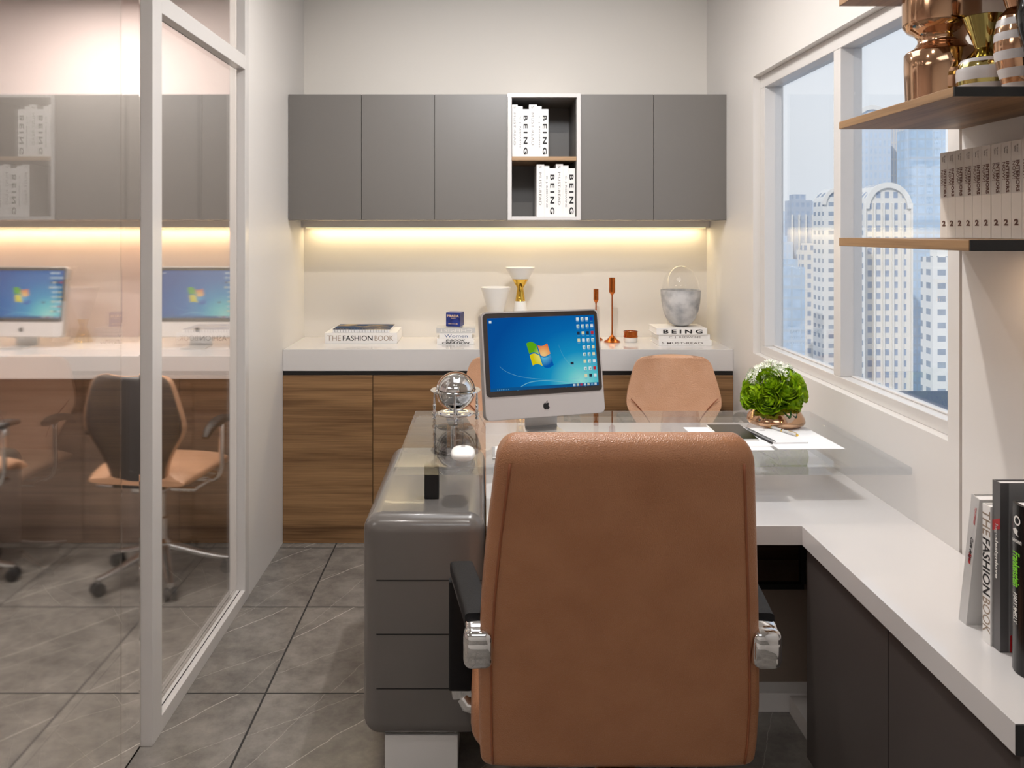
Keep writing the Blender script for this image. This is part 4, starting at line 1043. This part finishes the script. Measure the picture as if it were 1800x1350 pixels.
b = nb(); dm = [(.0915, .165)] + [(.0915 * math.cos(R(a)), .172 + .128 * math.sin(R(a))) for a in range(0, 91, 6)]
dm = [(max(r, 0), z_) for r, z_ in dm]; lathe(b, dm, 64, cap=False); obj('glass_dome', b, M['glass_dome'], t, True)

# ------------------------------------------------------------------ things on the wooden shelves
bounds = [1652.9, 1666.2, 1679.9, 1694.6, 1709.7, 1725.7, 1742.6, 1760.4, 1777.6, 1796.4, 1815.0]
xb = 1.076
order = ['farthest, at the window end of the row', 'second from the window end', 'third from the window end', 'fourth from the window end', 'fifth from the window end', 'sixth from window end, left of dark gap',
         'seventh from window end, right of dark gap', 'eighth from the window end', 'ninth from the window end', 'cut by the right frame edge']
SB = Matrix(((0, 1, 0), (0, 0, -1), (-1, 0, 0))).to_euler()
for i in range(10):
    d0 = xb * 1453 / (bounds[i] - 851); d1 = xb * 1453 / (bounds[i + 1] - 851); T = d0 - d1 - (.0008 if i != 5 else .0025); L_ = .199
    t = book('book', 'pale grey book on the lowest wooden shelf, ' + order[i], (xb, d0, 1.4435 + L_), SB, L_, .085, T, M['cover_shelf'], 'pale books on the lowest wooden shelf')
    b = nb(); box(b, .0, .106, -.0003, 0, .0002, T - .0002); obj('spine_band', b, M['cover_band'], t)
    spine(t, 'INTERIORS', .040, T * .50, .064, T * .34, M['ink_brown'], .03, y=-.0005)
    spine(t, 'NOW!', .041, T * .14, .036, T * .30, M['ink_brown'], .0, y=-.0005)
    text('volume_number', '2', t, (.172, -.0005, T * .30), (0, 0, 1), (-1, 0, 0), T * .42, .013, M['ink_brown'], .04).location = (0, 0, 0)
    spine(t, 'Ed. Jacobi', .008, T * .55, .016, T * .14, M['ink_grey'], 0, y=-.0005); spine(t, 'Taschen', .009, T * .32, .013, T * .14, M['ink_grey'], 0, y=-.0005)

vz = 1.7265
t = thing('vase', 'large polished copper vase with a pinched waist on the middle wooden shelf', 'vase', (1.012, 1.83, vz), group='metallic vases on the wooden shelf')
b = nb(); lathe(b, [(.062, 0), (.068, .003), (.072, .02), (.0745, .09), (.0745, .124), (.071, .129), (.055, .138), (.047, .150), (.047, .158), (.054, .168), (.068, .176), (.077, .188), (.078, .194), (.078, .262), (.074, .266), (.070, .264), (.068, .22), (0, .2)], 72, cap=False); obj('body', b, M['copper'], t, True, angle=35)
t = thing('vase', 'round white vase with gold bands and flaring gold neck', 'vase', (1.029, 1.70, vz), group='metallic vases on the wooden shelf')
b = nb(); lathe(b, [(.036, 0), (.043, .006), (.048, .020), (.0505, .032), (.0515, .040), (.0520, .056), (.051, .066), (.048, .076), (.043, .084)], 56, mis=[0, 0, 0, 1, 0, 0, 1, 0]); obj('body', b, [M['ceramic_grey'], M['gold_pale']], t, True, angle=35)
b = nb(); lathe(b, [(.043, .0842), (.034, .090), (.022, .102), (.017, .108), (.040, .172), (.039, .173), (.016, .112), (0, .11)], 56, cap=False); obj('neck', b, M['gold_pale'], t, True, angle=35)
t = thing('vase', 'grey vase with copper stripes beside the glossy black vase', 'vase', (1.040, 1.602, vz), group='metallic vases on the wooden shelf')
pr = [(.026, 0)]; mi_ = []
bands = [(.018, 0), (.028, 1), (.046, 0), (.062, 1), (.080, 0), (.100, 1), (.116, 0), (.128, 1), (.142, 0), (.150, 1)]
def rr(h): return .026 + .020 * math.sin(min(h / .16, 1) * PI * .85) + .0
last = 0
for h, mi in bands:
    for s_ in (0.5, 1): pr.append((rr(last + (h - last) * s_), last + (h - last) * s_)); mi_.append(mi)
    last = h
pr.append((.030, .158)); mi_.append(1); pr.append((.024, .165)); mi_.append(1); pr.append((.044, .235)); mi_.append(1); pr.append((.042, .236)); mi_.append(1)
b = nb(); lathe(b, pr, 56, mis=mi_ , cap=True); obj('body', b, [M['ceramic_grey'], M['copper']], t, True, angle=35)
t = thing('vase', 'bulging glossy black vase at the right frame edge on the middle wooden shelf', 'vase', (1.035, 1.515, vz), group='metallic vases on the wooden shelf')
b = nb(); lathe(b, [(.020, 0), (.024, .004), (.030, .02), (.036, .055), (.048, .10), (.052, .13), (.048, .165), (.038, .19), (.034, .20), (.048, .255), (.046, .256), (.03, .205), (0, .2)], 56, cap=False); obj('body', b, M['black_gloss'], t, True, angle=50)
b = nb(); lathe(b, [(.0305, .201), (.0355, .2005), (.0345, .206)], 40, cap=False); obj('neck_ring', b, M['copper'], t, True)

# books standing on the window-side worktop
zw = .6725
def stand(name, label, Yfar, X, L_, T, Dp_, cover, lean=0, rnd=0):
    e = SB.to_matrix()
    if lean: e = Matrix.Rotation(lean, 3, 'X') @ e
    loc = Vector((X, Yfar, zw)) + (Matrix.Rotation(lean, 3, 'X') @ Vector((0, 0, L_)))
    return book(name, label, loc, e.to_euler(), L_, Dp_, T, cover, 'books standing on the window-side worktop', round_=rnd)
wb_ = stand('book', 'slim white book leaning against the others on the window-side worktop', 1.676, .962, .272, .026, .17, M['cover_silver'], R(9.5))
text('spine_title', 'Code design,', wb_, (.085, -.0006, .010), UXv, UYv, .05, .011, M['ink'], .01, .3)
text('spine_title', 'love', wb_, (.118, -.0006, .012), UXv, UYv, .022, .010, M['ink_red'], .02, .3)
text('author_name', 'TOM STRINGER', wb_, (.020, -.0006, .016), UXv, UYv, .036, .005, M['ink_red'])
fb = stand('book', 'white book with tall black title, upright beside the leaning white book', 1.592, .960, .263, .0245, .19, M['cover_white'])
spine(fb, 'THE', .010, .001, .048, .0225, M['ink_tan'], 0); spine(fb, 'FASHION', .064, .001, .108, .0225, M['ink'], .015); spine(fb, 'BOOK', .178, .001, .066, .0225, M['ink_tan'], 0)
ld = stand('book', 'tall dark grey book with a red patch, on the window-side worktop', 1.566, .963, .316, .0235, .20, M['cover_grey'])
b = nb(); prism(b, [(.076, .0002), (.096, .0002), (.086, .0233), (.066, .0233)], -.0004, -.0001, 'XZ'); obj('red_patch', b, M['cover_red'], ld)
spine(ld, 'logo', .080, .007, .026, .011, M['cover_silver'], 0, y=-.0006); spine(ld, 'designlove', .106, .007, .076, .011, M['ink_white'], .02, y=-.0006)
b = nb(); box(b, .001, .315, .016, .1995, .0236, .0242); obj('front_board', b, M['cover_midgrey'], ld)
b = nb(); prism(b, [(.282, .022), (.315, .005 + .017), (.315, .075)], .0243, .0247, 'XY') if False else prism(b, [(.285, .018), (.3155, .018), (.3155, .06), (.262, .06)], .0243, .0247, 'XY'); obj('red_corner', b, M['cover_red'], ld)
text('cover_title', 'logo', ld, (.03, .075, .0243), UXv, (0, 1, 0), .08, .03, M['cover_red'], .03)
gb = stand('book', 'thin pale grey book squeezed between the dark grey and the black book', 1.536, .985, .262, .018, .17, M['cover_midgrey'])
fk = stand('book', 'black book with green title, rightmost on the window-side worktop', 1.492, .953, .300, .045, .16, M['cover_black'], 0, 1)
spine(fk, 'Frankenstein', .085, .012, .062, .019, M['ink_green'], .02, .1, y=-.0065); spine(fk, 'MARY SHELLY', .158, .014, .055, .010, M['ink_white'], .01, .15, y=-.0065)
b = nb()
for k in range(20):
    a0, a1 = 2 * PI * k / 20, 2 * PI * (k + 1) / 20
    b.faces.new([b.verts.new((.028 + r * .8 * math.cos(a), -.0066, .024 + r * .8 * math.sin(a))) for r, a in ((.007, a0), (.011, a0), (.011, a1), (.007, a1))])
obj('publisher_mark', b, M['ink_white'], fk)
spine(fk, 'BANTAM', .057, .014, .006, .02, M['ink_white'], 0, y=-.0065) if False else text('publisher_name', 'BANTAM', fk, (.062, -.0066, .036), (0, 0, -1), (1, 0, 0), .024, .006, M['ink_white'])
b = nb(); prism(b, [(.042, .020), (.046, .026), (.052, .024), (.056, .028), (.052, .016), (.045, .013)], -.0068, -.0065, 'XZ'); obj('rooster_mark', b, M['ink_white'], fk)

# ------------------------------------------------------------------ the city outside, distance haze mixed into facade and ground colours
def facade(name, wall, win_, px, pz, fx=.45, fz=.5, rough=.7):
    m = mat(name, wall, rough); n, l, b_ = nodes(m); t = n.new('ShaderNodeTexCoord'); sp = n.new('ShaderNodeSeparateXYZ'); l.new(t.outputs['Object'], sp.inputs[0])
    ad = n.new('ShaderNodeMath'); ad.operation = 'ADD'; l.new(sp.outputs[0], ad.inputs[0]); l.new(sp.outputs[1], ad.inputs[1])
    def per(sock, p, f):
        d = n.new('ShaderNodeMath'); d.operation = 'DIVIDE'; d.inputs[1].default_value = p; l.new(sock, d.inputs[0])
        q = n.new('ShaderNodeMath'); q.operation = 'FRACT'; l.new(d.outputs[0], q.inputs[0])
        g = n.new('ShaderNodeMath'); g.operation = 'LESS_THAN'; g.inputs[1].default_value = f; l.new(q.outputs[0], g.inputs[0]); return g.outputs[0]
    mu_ = n.new('ShaderNodeMath'); mu_.operation = 'MULTIPLY'; l.new(per(ad.outputs[0], px, fx), mu_.inputs[0]); l.new(per(sp.outputs[2], pz, fz), mu_.inputs[1])
    nz = n.new('ShaderNodeTexNoise'); nz.inputs['Scale'].default_value = .35; l.new(t.outputs['Object'], nz.inputs[0])
    mw = n.new('ShaderNodeMix'); mw.data_type = 'RGBA'; mw.inputs['A'].default_value = lin(win_); mw.inputs['B'].default_value = lin(tuple(min(255, c + 40) for c in win_)); l.new(nz.outputs[0], mw.inputs['Factor'])
    mx = n.new('ShaderNodeMix'); mx.data_type = 'RGBA'; mx.inputs['A'].default_value = lin(wall); l.new(mu_.outputs[0], mx.inputs['Factor']); l.new(mw.outputs['Result'], mx.inputs['B'])
    l.new(mx.outputs['Result'], b_.inputs['Base Color']); return m
FA = facade('cream_grid_facade', (230, 226, 220), (138, 150, 170), 2.6, 3.4, .5, .55)
FB = facade('haze_blue_facade', (206, 214, 224), (176, 190, 206), 1.8, 3.2, .5, .7)  # pale bluish tint stands in for distance haze
FC = facade('blue_glass_facade', (184, 198, 212), (160, 180, 200), 3.0, 3.4, .8, .75)
FD = facade('haze_grey_facade', (186, 194, 206), (152, 164, 182), 2.2, 3.4, .6, .5)  # grey-blue tint likewise carries the haze
FE = facade('white_balcony_facade', (232, 230, 226), (136, 146, 160), 3.6, 3.2, .55, .45)
FF = facade('beige_ribbed_facade', (212, 208, 204), (168, 174, 184), 1.2, 6.8, .45, .9)
roofm = mat('slate_blue_roof', (70, 84, 106), .6)
def tower(px0, px1, ytop, Y, dep, m, label, arch=False, base=-70, group='city towers', fins=0, dome=False):
    dep *= .4; k = Y / 1453; x0 = (px0 - 851) * k; x1 = (px1 - 851) * k; zt_ = 1.458 + (407 - ytop) * k
    t = thing('city_tower', label, 'building', ((x0 + x1) / 2, Y + dep / 2, base), group=group); h = (x1 - x0) / 2; Hh_ = zt_ - base
    b = nb()
    if arch:
        r = h; pts = [(-h, 0), (h, 0)] + [(h * math.cos(R(a)), Hh_ - r * 1.1 + r * 1.1 * math.sin(R(a))) for a in range(0, 181, 12)]
        prism(b, pts, -dep / 2, dep / 2, 'XZ')
    else: box(b, -h, h, -dep / 2, dep / 2, 0, Hh_)
    obj('walls', b, m, t)
    if arch:
        b = nb(); pts = [(h * 1.03 * math.cos(R(a)), Hh_ - r * 1.1 + r * 1.13 * math.sin(R(a))) for a in range(0, 181, 12)]; inn = [(h * .82 * math.cos(R(a)), Hh_ - r * 1.1 + r * .9 * math.sin(R(a))) for a in range(180, -1, -12)]
        n_ = len(pts)
        for i in range(n_ - 1): prism(b, [pts[i], pts[i + 1], inn[n_ - 2 - i], inn[n_ - 1 - i]], -dep / 2 - .8, -dep / 2 + .2, 'XZ')
        obj('arched_roof_band', b, M['ceramic'], t)
    else:
        b = nb(); box(b, -h * .7, h * .5, -dep * .3, dep * .3, Hh_, Hh_ + 2.5); obj('roof_block', b, m, t)
    if fins:
        b = nb()
        for i in range(fins + 1): xx = -h + 2 * h * i / fins; box(b, xx - .25, xx + .25, -dep / 2 - .9, -dep / 2, 0, Hh_ * .93)
        o = obj('facade_fins', b, M['ceramic'], t)
    return t
tower(1519, 1601, 322, 250, 22, FA, 'cream arched-top tower with a grid of dark windows, centre of the right window pane', True, fins=5)
tower(1498, 1566, 186, 330, 24, FB, 'tall pale blue round-topped tower behind the arched cream tower', True)
tower(1566, 1606, 228, 345, 20, FF, 'slim beige tower just right of the tall round-topped tower')
tower(1602, 1662, 226, 300, 26, FC, 'blue glass tower right of the arched cream tower')
tower(1640, 1720, 452, 200, 14, FE, 'white balcony block at the right edge of the window, low in front')
tower(1496, 1520, 400, 240, 16, FE, 'narrow white block at the left edge of the right window pane')
tower(1446, 1500, 330, 280, 20, FE, 'arched cream tower beside the mullion in the left window pane', True)
tower(1392, 1428, 352, 340, 20, FD, 'flat-topped grey-blue tower in the left window pane', fins=3)
tower(1362, 1394, 425, 330, 18, FB, 'pale low tower at the far left of the left window pane')
tower(1426, 1450, 392, 360, 20, FF, 'pale ribbed block right of the grey-blue tower')
tower(1374, 1415, 470, 260, 14, FC, 'blue-grey mid-rise in front of the left skyline')
tower(1410, 1452, 440, 300, 14, FA, 'cream mid-rise in front of the left skyline')
rr_ = random.Random(11)
for i in range(14):
    px0 = 1350 + i * 25 + rr_.uniform(-6, 6)
    tower(px0, px0 + rr_.uniform(14, 30), rr_.uniform(345, 400), 430 + 30 * ((i * 5) % 14), 20, FB if i % 2 else FD, 'hazy distant skyline tower', group='hazy skyline towers far away')
bm = nb(); box(bm, -10, 12, -12, 12, -60, 0); o = obj('flat_roof', bm, roofm, loc=(27.5, 27.2, -6.1)); tag(o, 'flat slate-blue roof just below the window, lower right of the panes', 'roof')
bm = nb(); box(bm, -400, 900, -300, 900, -1, 0); o = obj('city_ground', bm, mat('haze_tinted_ground', (150, 160, 172), .9), loc=(0, 0, -72)); struct(o)
